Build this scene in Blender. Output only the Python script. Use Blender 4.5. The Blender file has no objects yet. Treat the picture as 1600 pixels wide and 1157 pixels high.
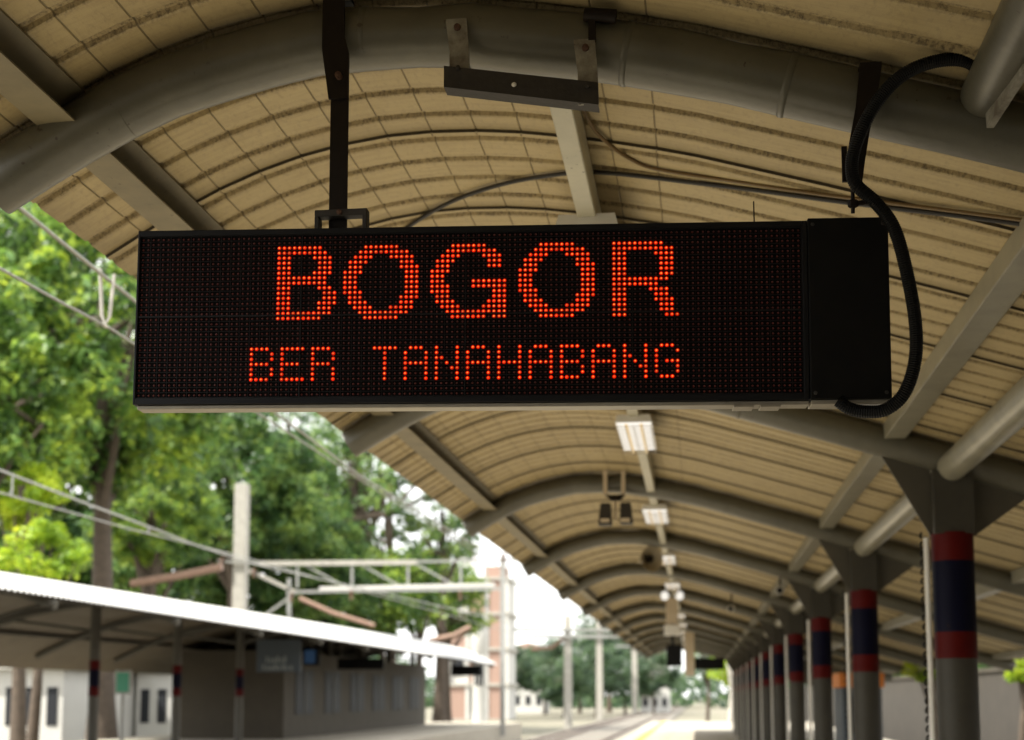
import bpy, math, random
import numpy as np
from mathutils import Vector, Matrix

random.seed(7)
S = bpy.context.scene
COL = S.collection
R = math.radians

# ------------------------------------------------------------------ camera
cam_d = bpy.data.cameras.new('camera')
cam = bpy.data.objects.new('camera', cam_d)
COL.objects.link(cam)
cam.location = (0, 0, 1.6)
cam.rotation_euler = (R(90 + 6.67), 0, R(7.44))
cam_d.sensor_width = 36
cam_d.lens = 50
cam_d.shift_y = 0.156
cam_d.clip_start = 0.05
cam_d.clip_end = 3000
cam_d.dof.use_dof = True
cam_d.dof.focus_distance = 4.25
cam_d.dof.aperture_fstop = 2.8
S.camera = cam

# ------------------------------------------------------------------ sky, sun, exposure
EXPO = 1.25
SUN_AZ, SUN_EL = R(238), R(53)
w = bpy.data.worlds.new('World')
S.world = w
w.use_nodes = True
nt = w.node_tree
nt.nodes.clear()
wo = nt.nodes.new('ShaderNodeOutputWorld')
bg = nt.nodes.new('ShaderNodeBackground')
bg.inputs['Strength'].default_value = 0.13
sky = nt.nodes.new('ShaderNodeTexSky')
sky.sky_type = 'NISHITA'
sky.sun_disc = False
sky.sun_elevation = SUN_EL
sky.sun_rotation = SUN_AZ
sky.dust_density = 3.0
tcw = nt.nodes.new('ShaderNodeTexCoord')
nz = nt.nodes.new('ShaderNodeTexNoise')
nz.inputs['Scale'].default_value = 2.2
nz.inputs['Detail'].default_value = 5
rmp = nt.nodes.new('ShaderNodeMapRange')
rmp.inputs['From Min'].default_value = 0.3
rmp.inputs['From Max'].default_value = 0.6
rmp.inputs['To Min'].default_value = 0.72
rmp.inputs['To Max'].default_value = 0.95
mxw = nt.nodes.new('ShaderNodeMixRGB')
mxw.inputs['Color2'].default_value = (9.0, 9.0, 8.8, 1)      # thin bright cloud cover
nt.links.new(tcw.outputs['Generated'], nz.inputs['Vector'])
nt.links.new(nz.outputs['Fac'], rmp.inputs['Value'])
nt.links.new(rmp.outputs['Result'], mxw.inputs['Fac'])
nt.links.new(sky.outputs['Color'], mxw.inputs['Color1'])
nt.links.new(mxw.outputs['Color'], bg.inputs['Color'])
nt.links.new(bg.outputs['Background'], wo.inputs['Surface'])

sun_d = bpy.data.lights.new('sun', 'SUN')
sun_d.energy = 4.2
sun_d.angle = R(0.5)
sun_d.color = (1.0, 0.95, 0.85)
sun = bpy.data.objects.new('sun', sun_d)
COL.objects.link(sun)
dirv = Vector((math.sin(SUN_AZ) * math.cos(SUN_EL), math.cos(SUN_AZ) * math.cos(SUN_EL), math.sin(SUN_EL)))
sun.rotation_euler = dirv.to_track_quat('Z', 'Y').to_euler()
sun.location = dirv * 60

S.view_settings.view_transform = 'Standard'
S.view_settings.look = 'None'
S.view_settings.exposure = EXPO
S.view_settings.gamma = 1
S.view_settings.use_curve_mapping = False
S.render.engine = 'CYCLES'
S.cycles.max_bounces = 8
S.cycles.diffuse_bounces = 5
EM = 2 ** -EXPO


# ------------------------------------------------------------------ helpers
class MB:
    """collects shapes, then links them as ONE mesh object"""
    def __init__(s):
        s.v, s.f, s.m = [], [], []

    def add(s, vs, fs, mi=0):
        o = len(s.v)
        s.v += [tuple(p) for p in vs]
        s.f += [tuple(i + o for i in f) for f in fs]
        s.m += [mi] * len(fs)
        return s

    def box(s, x0, x1, y0, y1, z0, z1, mi=0):
        return s.add([(x0, y0, z0), (x1, y0, z0), (x1, y1, z0), (x0, y1, z0),
                      (x0, y0, z1), (x1, y0, z1), (x1, y1, z1), (x0, y1, z1)],
                     [(0, 3, 2, 1), (4, 5, 6, 7), (0, 1, 5, 4), (1, 2, 6, 5), (2, 3, 7, 6), (3, 0, 4, 7)], mi)

    def bar(s, a, b, wd, ht, mi=0):
        """box of section wd x ht from a to b"""
        a, b = Vector(a), Vector(b)
        t = (b - a).normalized()
        up = Vector((0, 0, 1)) if abs(t.z) < 0.95 else Vector((0, 1, 0))
        r = t.cross(up).normalized() * wd / 2
        u = r.cross(t).normalized() * ht / 2
        vs = [a - r - u, a + r - u, a + r + u, a - r + u, b - r - u, b + r - u, b + r + u, b - r + u]
        return s.add(vs, [(0, 1, 2, 3), (7, 6, 5, 4), (0, 4, 5, 1), (1, 5, 6, 2), (2, 6, 7, 3), (3, 7, 4, 0)], mi)

    def tube(s, pts, rad, n=12, cap=True, mi=0):
        pts = [Vector(p) for p in pts]
        rr = rad if hasattr(rad, '__len__') else [rad] * len(pts)
        rings, prev = [], None
        for i, p in enumerate(pts):
            t = (pts[min(i + 1, len(pts) - 1)] - pts[max(i - 1, 0)]).normalized()
            if prev is None:
                ref = Vector((0, 0, 1)) if abs(t.z) < 0.9 else Vector((1, 0, 0))
                x = t.cross(ref).normalized()
            else:
                x = (prev - t * prev.dot(t)).normalized()
            prev = x
            y = t.cross(x)
            rings.append([p + (x * math.cos(2 * math.pi * k / n) + y * math.sin(2 * math.pi * k / n)) * rr[i] for k in range(n)])
        vs = [q for r_ in rings for q in r_]
        fs = []
        for i in range(len(pts) - 1):
            for k in range(n):
                a, b = i * n + k, i * n + (k + 1) % n
                fs.append((a, b, b + n, a + n))
        if cap:
            fs.append(tuple(range(n - 1, -1, -1)))
            o = (len(pts) - 1) * n
            fs.append(tuple(range(o, o + n)))
        return s.add(vs, fs, mi)

    def prism(s, poly, y0, y1, mi=0):
        """polygon of (x, z) points extruded along y"""
        n = len(poly)
        vs = [(x, y0, z) for x, z in poly] + [(x, y1, z) for x, z in poly]
        fs = [tuple(range(n)), tuple(range(2 * n - 1, n - 1, -1))]
        fs += [(i, i + n, (i + 1) % n + n, (i + 1) % n) for i in range(n)]
        return s.add(vs, fs, mi)

    def lathe(s, prof, c, axis='Z', n=16, mi=0):
        vs = []
        for r_, h in prof:
            for k in range(n):
                a = 2 * math.pi * k / n
                x, y, z = r_ * math.cos(a), r_ * math.sin(a), h
                if axis == 'Y':
                    x, y, z = x, h, y
                vs.append((c[0] + x, c[1] + y, c[2] + z))
        fs = []
        for i in range(len(prof) - 1):
            for k in range(n):
                a, b = i * n + k, i * n + (k + 1) % n
                fs.append((a, b, b + n, a + n))
        return s.add(vs, fs, mi)

    def build(s, name, mat, parent=None, smooth=False, loc=None, bevel=0):
        me = bpy.data.meshes.new(name)
        me.from_pydata(s.v, [], s.f)
        mats = mat if isinstance(mat, (list, tuple)) else [mat]
        for m_ in mats:
            me.materials.append(m_)
        if len(mats) > 1:
            me.polygons.foreach_set('material_index', s.m)
        if smooth:
            me.polygons.foreach_set('use_smooth', [True] * len(me.polygons))
            me.set_sharp_from_angle(angle=R(40))
        me.update()
        o = bpy.data.objects.new(name, me)
        COL.objects.link(o)
        if parent:
            o.parent = parent
        if loc:
            o.location = loc
        if bevel:
            b = o.modifiers.new('bevel', 'BEVEL')
            b.width = bevel
            b.segments = 2
            b.limit_method = 'ANGLE'
        return o


def tag(o, label=None, cat=None, group=None, kind=None):
    for k, v in (('label', label), ('category', cat), ('group', group), ('kind', kind)):
        if v:
            o[k] = v
    return o


def thing(name, label, cat, loc=(0, 0, 0), group=None):
    o = bpy.data.objects.new(name, None)
    o.empty_display_size = 0.2
    COL.objects.link(o)
    o.location = loc
    return tag(o, label, cat, group)


def dup(o, parent=None, loc=None):
    c = o.copy()
    COL.objects.link(c)
    if parent:
        c.parent = parent
    if loc is not None:
        c.location = loc
    for ch in list(o.children):
        dup(ch, c)
    return c


def mat(name, col, rough=0.6, metal=0.0, var=0.0, vscale=6.0, bump=0.0, bscale=40.0, col2=None, spec=0.5):
    m = bpy.data.materials.new(name)
    m.use_nodes = True
    t = m.node_tree
    b = t.nodes['Principled BSDF']
    b.inputs['Base Color'].default_value = (*col, 1)
    b.inputs['Roughness'].default_value = rough
    b.inputs['Metallic'].default_value = metal
    b.inputs['Specular IOR Level'].default_value = spec
    if var or col2:
        tc = t.nodes.new('ShaderNodeNewGeometry')
        n = t.nodes.new('ShaderNodeTexNoise')
        n.inputs['Scale'].default_value = vscale
        n.inputs['Detail'].default_value = 6
        n.inputs['Roughness'].default_value = 0.65
        cr = t.nodes.new('ShaderNodeValToRGB')
        cr.color_ramp.elements[0].position = 0.32
        cr.color_ramp.elements[1].position = 0.68
        c2 = col2 or tuple(c * (1 - var) for c in col)
        cr.color_ramp.elements[0].color = (*c2, 1)
        cr.color_ramp.elements[1].color = (*col, 1)
        t.links.new(tc.outputs['Position'], n.inputs['Vector'])
        t.links.new(n.outputs['Fac'], cr.inputs['Fac'])
        t.links.new(cr.outputs['Color'], b.inputs['Base Color'])
    if bump:
        tc = t.nodes.new('ShaderNodeNewGeometry')
        n = t.nodes.new('ShaderNodeTexNoise')
        n.inputs['Scale'].default_value = bscale
        n.inputs['Detail'].default_value = 4
        bp = t.nodes.new('ShaderNodeBump')
        bp.inputs['Strength'].default_value = bump
        bp.inputs['Distance'].default_value = 0.01
        t.links.new(tc.outputs['Position'], n.inputs['Vector'])
        t.links.new(n.outputs['Fac'], bp.inputs['Height'])
        t.links.new(bp.outputs['Normal'], b.inputs['Normal'])
    return m


def speckle(m, amount, scale, col=(0.035, 0.02, 0.010)):
    t = m.node_tree
    b = t.nodes['Principled BSDF']
    src = b.inputs['Base Color'].links[0].from_socket
    g = t.nodes.new('ShaderNodeNewGeometry')
    out = None
    for sc, a, c in ((scale, 0.66, 0.70), (scale * 0.12, 0.45, 0.62)):
        n = t.nodes.new('ShaderNodeTexNoise')
        n.inputs['Scale'].default_value = sc
        n.inputs['Detail'].default_value = 5
        t.links.new(g.outputs['Position'], n.inputs['Vector'])
        r_ = t.nodes.new('ShaderNodeMapRange')
        r_.inputs['From Min'].default_value = a
        r_.inputs['From Max'].default_value = c
        t.links.new(n.outputs['Fac'], r_.inputs['Value'])
        if out is None:
            out = r_.outputs['Result']
        else:
            mu = t.nodes.new('ShaderNodeMath')
            mu.operation = 'MULTIPLY'
            t.links.new(out, mu.inputs[0])
            t.links.new(r_.outputs['Result'], mu.inputs[1])
            out = mu.outputs[0]
    mm = t.nodes.new('ShaderNodeMath')
    mm.operation = 'MULTIPLY'
    mm.inputs[1].default_value = amount
    t.links.new(out, mm.inputs[0])
    mx = t.nodes.new('ShaderNodeMixRGB')
    mx.inputs['Color2'].default_value = (*col, 1)
    t.links.new(mm.outputs[0], mx.inputs['Fac'])
    t.links.new(src, mx.inputs['Color1'])
    t.links.new(mx.outputs['Color'], b.inputs['Base Color'])
    return m


def emit(name, col, strength, var=0.0):
    m = bpy.data.materials.new(name)
    m.use_nodes = True
    b = m.node_tree.nodes['Principled BSDF']
    b.inputs['Base Color'].default_value = (*[min(c, 1) * 0.12 for c in col], 1)
    b.inputs['Emission Color'].default_value = (*col, 1)
    b.inputs['Emission Strength'].default_value = strength * EM
    if var:
        t = m.node_tree
        g = t.nodes.new('ShaderNodeNewGeometry')
        r_ = t.nodes.new('ShaderNodeMapRange')
        r_.inputs['To Min'].default_value = strength * EM * (1 - var)
        r_.inputs['To Max'].default_value = strength * EM * (1 + 0.3 * var)
        t.links.new(g.outputs['Random Per Island'], r_.inputs['Value'])
        t.links.new(r_.outputs['Result'], b.inputs['Emission Strength'])
    return m


def leaf_mat(name, c0, c1, c2):
    m = bpy.data.materials.new(name)
    m.use_nodes = True
    t = m.node_tree
    b = t.nodes['Principled BSDF']
    b.inputs['Roughness'].default_value = 0.5
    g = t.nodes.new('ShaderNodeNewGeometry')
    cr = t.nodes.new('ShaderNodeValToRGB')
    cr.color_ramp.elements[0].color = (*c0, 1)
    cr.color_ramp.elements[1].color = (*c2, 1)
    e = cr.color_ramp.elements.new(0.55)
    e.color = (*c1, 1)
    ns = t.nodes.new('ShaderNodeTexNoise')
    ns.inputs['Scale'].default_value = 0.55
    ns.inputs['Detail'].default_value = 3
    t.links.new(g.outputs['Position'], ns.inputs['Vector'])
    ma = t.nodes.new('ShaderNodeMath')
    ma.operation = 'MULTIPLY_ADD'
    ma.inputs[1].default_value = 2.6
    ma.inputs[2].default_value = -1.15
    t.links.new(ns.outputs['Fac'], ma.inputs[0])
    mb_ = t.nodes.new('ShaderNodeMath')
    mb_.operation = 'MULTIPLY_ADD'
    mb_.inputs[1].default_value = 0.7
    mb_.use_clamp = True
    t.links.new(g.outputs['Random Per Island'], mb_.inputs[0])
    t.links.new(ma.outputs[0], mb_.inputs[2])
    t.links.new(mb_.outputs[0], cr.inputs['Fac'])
    tr = t.nodes.new('ShaderNodeBsdfTranslucent')
    mx = t.nodes.new('ShaderNodeMixShader')
    mx.inputs['Fac'].default_value = 0.42
    t.links.new(cr.outputs['Color'], b.inputs['Base Color'])
    hs = t.nodes.new('ShaderNodeHueSaturation')
    hs.inputs['Hue'].default_value = 0.48
    hs.inputs['Value'].default_value = 1.9
    t.links.new(cr.outputs['Color'], hs.inputs['Color'])
    t.links.new(hs.outputs['Color'], tr.inputs['Color'])
    t.links.new(b.outputs['BSDF'], mx.inputs[1])
    t.links.new(tr.outputs['BSDF'], mx.inputs[2])
    t.links.new(mx.outputs['Shader'], t.nodes['Material Output'].inputs['Surface'])
    return m


# ------------------------------------------------------------------ materials
def roof_material():
    m = bpy.data.materials.new('painted_roof_sheet')
    m.use_nodes = True
    t = m.node_tree
    b = t.nodes['Principled BSDF']
    b.inputs['Roughness'].default_value = 0.62
    g = t.nodes.new('ShaderNodeNewGeometry')

    def noise(sc, det, stretch=None):
        n = t.nodes.new('ShaderNodeTexNoise')
        n.inputs['Scale'].default_value = sc
        n.inputs['Detail'].default_value = det
        n.inputs['Roughness'].default_value = 0.7
        if stretch:
            mp = t.nodes.new('ShaderNodeMapping')
            mp.inputs['Scale'].default_value = stretch
            t.links.new(g.outputs['Position'], mp.inputs['Vector'])
            t.links.new(mp.outputs['Vector'], n.inputs['Vector'])
        else:
            t.links.new(g.outputs['Position'], n.inputs['Vector'])
        return n

    def rng(src, a, c, lo=0.0, hi=1.0):
        r_ = t.nodes.new('ShaderNodeMapRange')
        r_.inputs['From Min'].default_value = a
        r_.inputs['From Max'].default_value = c
        r_.inputs['To Min'].default_value = lo
        r_.inputs['To Max'].default_value = hi
        t.links.new(src, r_.inputs['Value'])
        return r_.outputs['Result']

    def mul(a, c):
        n = t.nodes.new('ShaderNodeMath')
        n.operation = 'MULTIPLY'
        t.links.new(a, n.inputs[0])
        if isinstance(c, float):
            n.inputs[1].default_value = c
        else:
            t.links.new(c, n.inputs[1])
        return n.outputs[0]

    def mix(fac, a, c):
        n = t.nodes.new('ShaderNodeMixRGB')
        t.links.new(fac, n.inputs['Fac'])
        for k, v in (('Color1', a), ('Color2', c)):
            if isinstance(v, tuple):
                n.inputs[k].default_value = (*v, 1)
            else:
                t.links.new(v, n.inputs[k])
        return n.outputs['Color']

    big = noise(1.1, 5)
    fine = noise(55, 4, (1, 0.45, 1))
    streak = noise(7, 5, (0.35, 5, 1))
    c = mix(rng(big.outputs['Fac'], 0.3, 0.7), (0.40, 0.31, 0.152), (0.475, 0.375, 0.19))
    c = mix(rng(streak.outputs['Fac'], 0.45, 0.75, 0, 0.6), c, (0.30, 0.225, 0.11))
    c = mix(rng(fine.outputs['Fac'], 0.52, 0.72, 0, 0.35), c, (0.20, 0.155, 0.085))
    at = t.nodes.new('ShaderNodeAttribute')
    at.attribute_name = 'grime'
    blot = noise(62, 7, (1.2, 0.9, 1))
    blot2 = noise(3.2, 3)
    gm = mul(at.outputs['Fac'], rng(blot.outputs['Fac'], 0.44, 0.64, 0.10, 1.0))
    gm = mul(gm, rng(blot2.outputs['Fac'], 0.36, 0.55, 0.4, 1.0))
    c = mix(gm, c, (0.105, 0.076, 0.038))
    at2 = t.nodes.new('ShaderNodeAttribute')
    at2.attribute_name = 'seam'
    c = mix(mul(at2.outputs['Fac'], 0.9), c, (0.016, 0.012, 0.008))  # shade of the gaps at sheet laps painted near-black; crimp lines share the tint
    t.links.new(c, b.inputs['Base Color'])
    bp = t.nodes.new('ShaderNodeBump')
    bp.inputs['Strength'].default_value = 0.25
    bp.inputs['Distance'].default_value = 0.006
    t.links.new(fine.outputs['Fac'], bp.inputs['Height'])
    t.links.new(bp.outputs['Normal'], b.inputs['Normal'])
    return m


M = {}
M['roof'] = roof_material()
M['pipe'] = mat('grey_green_paint', (0.105, 0.098, 0.070), 0.36, var=0.28, vscale=5, bump=0.15, bscale=25)
M['purlin'] = mat('pale_grey_paint', (0.47, 0.44, 0.32), 0.42, var=0.18, vscale=4)
M['column'] = mat('dirty_grey_paint', (0.048, 0.044, 0.033), 0.55, var=0.25, vscale=4, spec=0.25)
M['dim_steel'] = mat('dull_grey_green_paint', (0.27, 0.25, 0.18), 0.33, var=0.3, vscale=4)
M['eave_steel'] = mat('shaded_beige_paint', (0.21, 0.175, 0.098), 0.6, var=0.3, vscale=5)  # roof beige darkened: dim light at the eave put into the colour
M['gusset'] = mat('dull_grey_paint', (0.06, 0.053, 0.036), 0.55, var=0.2)
M['red'] = mat('red_paint', (0.075, 0.003, 0.002), 0.55, var=0.2, spec=0.1)
M['blue'] = mat('navy_paint', (0.003, 0.0033, 0.014), 0.55, var=0.2, spec=0.08)
M['darksteel'] = mat('dark_brown_steel', (0.012, 0.0075, 0.0045), 0.6, var=0.4, vscale=30, spec=0.2)
M['angle'] = mat('weathered_steel', (0.026, 0.021, 0.016), 0.7, var=0.4, vscale=25, bump=0.2)
M['clip'] = mat('stained_grey_steel', (0.27, 0.26, 0.21), 0.6, col2=(0.10, 0.08, 0.055), vscale=18)
M['rust'] = mat('rusty_bolt', (0.09, 0.04, 0.02), 0.8, var=0.5, vscale=60)
M['black'] = mat('black_rubber', (0.004, 0.004, 0.004), 0.5, spec=0.15)
M['frame'] = mat('black_sign_frame', (0.006, 0.006, 0.007), 0.5, var=0.25, vscale=20, spec=0.2)
M['face'] = mat('black_module_face', (0.003, 0.003, 0.003), 0.8, spec=0.1)
M['louvre'] = mat('black_plastic_louvre', (0.009, 0.009, 0.0095), 0.5, spec=0.2)
M['boxface'] = mat('black_box_cover', (0.0030, 0.0030, 0.0027), 0.6, col2=(0.0060, 0.0056, 0.0048), vscale=9, spec=0.14)
M['alu'] = mat('dull_aluminium', (0.30, 0.27, 0.21), 0.45, metal=0.2, var=0.25, vscale=15)
M['led_off'] = mat('unlit_led', (0.17, 0.028, 0.018), 0.35)
M['led_core'] = emit('led_core', (1.3, 0.29, 0.04), 1.3, 0.55)
M['led_lens'] = emit('led_lens', (1.0, 0.012, 0.0), 0.85, 0.45)
M['cable'] = mat('brown_cable', (0.16, 0.10, 0.035), 0.5)
M['cable_dark'] = mat('dark_cable', (0.02, 0.017, 0.014), 0.5)
M['lampbox'] = mat('lamp_housing_white', (0.72, 0.70, 0.64), 0.4)
M['tube'] = emit('fluorescent_diffuser', (1.0, 0.95, 0.86), 0.95)
M['tubewarm'] = emit('fluorescent_tube', (1.0, 0.72, 0.36), 0.9)
M['wireguard'] = mat('guard_wire', (0.28, 0.24, 0.18), 0.4, metal=0.4)
M['horn'] = mat('beige_horn', (0.33, 0.27, 0.17), 0.5, var=0.2)
M['concrete'] = mat('concrete_pole', (0.40, 0.38, 0.335), 0.85, var=0.25, vscale=3)
M['galv'] = mat('galvanised_steel', (0.33, 0.33, 0.31), 0.45, metal=0.4, var=0.2)
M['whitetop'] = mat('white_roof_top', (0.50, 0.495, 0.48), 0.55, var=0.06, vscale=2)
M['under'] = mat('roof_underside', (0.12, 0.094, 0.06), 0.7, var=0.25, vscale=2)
M['beam'] = mat('dark_roof_beam', (0.075, 0.068, 0.052), 0.6, var=0.2)
M['insul'] = mat('brown_cantilever', (0.27, 0.165, 0.115), 0.6, var=0.3, vscale=8)
M['platform'] = mat('platform_paving', (0.40, 0.36, 0.29), 0.8, var=0.2, vscale=2, bump=0.2)
M['ballast'] = mat('track_ballast', (0.20, 0.18, 0.15), 0.95, var=0.5, vscale=9, bump=0.6, bscale=12)
M['ground'] = mat('dry_earth', (0.20, 0.175, 0.14), 0.95, col2=(0.12, 0.12, 0.07), vscale=0.15)
M['rail'] = mat('rusty_rail', (0.16, 0.10, 0.07), 0.5, metal=0.5, var=0.3)
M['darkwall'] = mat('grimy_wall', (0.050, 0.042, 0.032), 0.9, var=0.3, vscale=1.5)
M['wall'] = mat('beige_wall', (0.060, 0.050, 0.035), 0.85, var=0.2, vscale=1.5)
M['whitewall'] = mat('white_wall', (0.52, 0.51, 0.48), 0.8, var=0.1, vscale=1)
M['brick'] = mat('red_brick', (0.36, 0.24, 0.19), 0.9, var=0.25, vscale=9)
M['glass'] = mat('dark_window_glass', (0.03, 0.032, 0.036), 0.5, spec=0.06)
M['tank'] = mat('grey_water_tank', (0.50, 0.49, 0.50), 0.5)
M['bark'] = mat('bark', (0.10, 0.075, 0.055), 0.95, var=0.4, vscale=4, bump=0.5, bscale=8)
M['palebark'] = mat('pale_bark', (0.50, 0.47, 0.42), 0.9, var=0.3, vscale=3)
M['board_brown'] = mat('dark_brown_cabinet', (0.022, 0.017, 0.011), 0.6)
M['board'] = mat('slate_board', (0.055, 0.07, 0.085), 0.6)
M['boardtext'] = mat('faded_lettering', (0.22, 0.24, 0.24), 0.7)
M['green'] = mat('green_sign', (0.10, 0.42, 0.28), 0.5)
M['bluelit'] = emit('monitor_screen', (0.015, 0.05, 0.11), 0.4)
M['orange'] = mat('orange_panel', (0.55, 0.17, 0.02), 0.5)
M['cream'] = mat('cream_paint', (0.60, 0.50, 0.36), 0.6)
for k_, a_, sc_ in (('pipe', 0.9, 34), ('purlin', 0.7, 40), ('dim_steel', 0.8, 36), ('eave_steel', 0.8, 30), ('column', 0.6, 30), ('clip', 0.9, 50), ('red', 0.5, 30), ('blue', 0.4, 30)):
    speckle(M[k_], a_, sc_)
M['leafA'] = leaf_mat('leaf_mid_green', (0.020, 0.055, 0.012), (0.090, 0.185, 0.034), (0.28, 0.38, 0.045))
M['leafB'] = leaf_mat('leaf_deep_green', (0.016, 0.050, 0.016), (0.075, 0.160, 0.042), (0.21, 0.30, 0.065))
M['leafC'] = leaf_mat('leaf_yellow_green', (0.12, 0.22, 0.015), (0.24, 0.36, 0.02), (0.38, 0.46, 0.03))
M['leafD'] = leaf_mat('leaf_grey_green', (0.02, 0.045, 0.025), (0.045, 0.085, 0.04), (0.09, 0.15, 0.06))

# ------------------------------------------------------------------ the setting
tag(MB().box(-900, 900, -300, 1500, -2.2, -1.3).build('ground', M['ground']), kind='structure')
tag(MB().box(-3.0, 6.9, -30, 92, -1.3, 0).build('platform', M['platform'], bevel=0.03), kind='structure')
tag(MB().box(-22.0, -10.9, 5, 88, -1.3, 0).build('platform', M['platform'], bevel=0.03), kind='structure')
tag(MB().prism([(-10.85, -1.296), (-3.05, -1.296), (-3.05, -1.15), (-3.3, -1.02), (-10.6, -1.02), (-10.85, -1.15)], -30, 420)
    .build('track_bed', M['ballast']), kind='structure')
for tx in (-4.9, -8.9):
    for sx in (-0.55, 0.55):
        x = tx + sx
        o = MB().prism([(x - 0.06, -1.016), (x + 0.06, -1.016), (x + 0.06, -1.0), (x + 0.012, -0.98), (x + 0.012, -0.9), (x + 0.035, -0.885),
                        (x + 0.035, -0.86), (x - 0.035, -0.86), (x - 0.035, -0.885), (x - 0.012, -0.9), (x - 0.012, -0.98), (x - 0.06, -1.0)],
                       -30, 420).build('rail', M['rail'])
        side = ('near' if tx > -6 else 'far') + ' track beside the ' + ('canopied platform' if tx > -6 else 'opposite platform')
        tag(o, 'worn steel rail of the %s, its %s rail' % (side, 'outer' if sx < 0 else 'inner'), 'rail', 'rails of the two tracks')

# ------------------------------------------------------------------ station canopy overhead
Y1, BAY = 4.35, 4.95
RIBC = [(-2.33, 3.295), (-2.08, 3.445), (-1.86, 3.56), (-1.64, 3.645), (-1.42, 3.705), (-1.14, 3.745), (-0.78, 3.737), (-0.46, 3.690),
        (-0.156, 3.630), (0.146, 3.555), (0.52, 3.44), (1.01, 3.295), (1.55, 3.125), (3.2, 2.63), (5.1, 2.08)]


def smooth_profile(P, n):
    P = np.array(P)
    s = np.concatenate([[0], np.cumsum(np.hypot(*np.diff(P, axis=0).T))])
    u = np.linspace(0, s[-1], n)
    q = np.stack([np.interp(u, s, P[:, 0]), np.interp(u, s, P[:, 1])], 1)
    return q


canopy = thing('station_canopy', 'long arched platform canopy of beige crimped sheets on grey pipe ribs and banded columns', 'canopy', (0, 0, 0))


def arc_pts(P, step):
    P = np.array(P)
    s = np.concatenate([[0], np.cumsum(np.hypot(*np.diff(P, axis=0).T))])
    return s, P


# sheet profile: the rib line moved outwards by the pipe radius
dense = smooth_profile(RIBC, 200)
for _ in range(12):
    dense[1:-1] = (dense[:-2] + 2 * dense[1:-1] + dense[2:]) / 4
tg = np.gradient(dense, axis=0)
tg /= np.hypot(*tg.T)[:, None]
nrm = np.stack([-tg[:, 1], tg[:, 0]], 1)
sheet = dense + nrm * 0.118
ss = np.concatenate([[0], np.cumsum(np.hypot(*np.diff(sheet, axis=0).T))])


def sheet_at(s):
    return np.array([np.interp(s, ss, sheet[:, 0]), np.interp(s, ss, sheet[:, 1])]), \
        np.array([np.interp(s, ss, nrm[:, 0]), np.interp(s, ss, nrm[:, 1])])


def roof_z(x):
    return float(np.interp(x, sheet[:, 0], sheet[:, 1]))


FACET = 0.182
PAN = 0.2275
s_end = ss[-1]
s_arc = float(np.interp(-0.02, sheet[:, 0], ss))          # crimped part ends just right of the ridge
stations = []                                              # (s, lift, seam)
k = 0
while k * FACET < s_arc:
    s0 = k * FACET
    if k > 0:
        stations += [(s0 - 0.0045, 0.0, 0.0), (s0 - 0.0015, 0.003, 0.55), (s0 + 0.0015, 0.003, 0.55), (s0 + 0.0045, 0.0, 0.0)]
        stations.append((s0 + 0.02, 0.0, 0.0))
    else:
        stations.append((0.0, 0.0, 0.3))
    stations.append((s0 + FACET - 0.02, 0.0, 0.0))
    k += 1
while stations[-1][0] < s_end - 0.6:
    stations.append((stations[-1][0] + 0.5, 0.0, 0.0))
stations.append((s_end, 0.0, 0.0))

# section along the platform: (y, height above pan, grime, seam)
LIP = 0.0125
sect = [(0.0, LIP + 0.001, 0.5, 1.0), (0.0004, 0.0, 0.5, 1.0), (0.0025, 0.0, 0.3, 0.5), (0.004, 0.0, 0.3, 0.0), (0.02, 0.0, 0.1, 0.0)]  # lap face carries the painted gap shade
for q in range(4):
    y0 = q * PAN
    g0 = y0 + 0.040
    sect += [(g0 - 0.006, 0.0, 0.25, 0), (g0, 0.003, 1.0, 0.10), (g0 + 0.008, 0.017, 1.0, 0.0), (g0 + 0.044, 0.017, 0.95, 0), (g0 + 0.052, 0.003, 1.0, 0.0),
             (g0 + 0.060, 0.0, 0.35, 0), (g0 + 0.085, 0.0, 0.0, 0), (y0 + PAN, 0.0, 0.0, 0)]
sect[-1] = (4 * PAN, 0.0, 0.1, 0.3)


def roof_panel_mesh():
    vs, gr, se = [], [], []
    for (s, lift, seam) in stations:
        p, n = sheet_at(s)
        for (y, h, g, sm) in sect:
            q = p + n * (h + lift - LIP * (1 - y / (4 * PAN)))
            vs.append((q[0], y, q[1]))
            gr.append(min(1.0, g + 0.25 * seam))
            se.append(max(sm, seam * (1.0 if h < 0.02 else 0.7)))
    ns = len(sect)
    fs = []
    for i in range(len(stations) - 1):
        for j in range(ns - 1):
            a = i * ns + j
            fs.append((a, a + ns, a + ns + 1, a + 1))
    me = bpy.data.meshes.new('roof_panel')
    me.from_pydata(vs, [], fs)
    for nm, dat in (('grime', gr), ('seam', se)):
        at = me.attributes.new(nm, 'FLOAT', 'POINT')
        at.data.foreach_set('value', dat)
    me.materials.append(M['roof'])
    return me


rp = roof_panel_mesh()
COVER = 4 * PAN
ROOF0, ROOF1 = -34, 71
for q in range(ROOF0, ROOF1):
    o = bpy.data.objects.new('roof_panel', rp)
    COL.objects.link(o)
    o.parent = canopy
    o.location = (0, 3.585 + q * COVER, 0)

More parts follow.
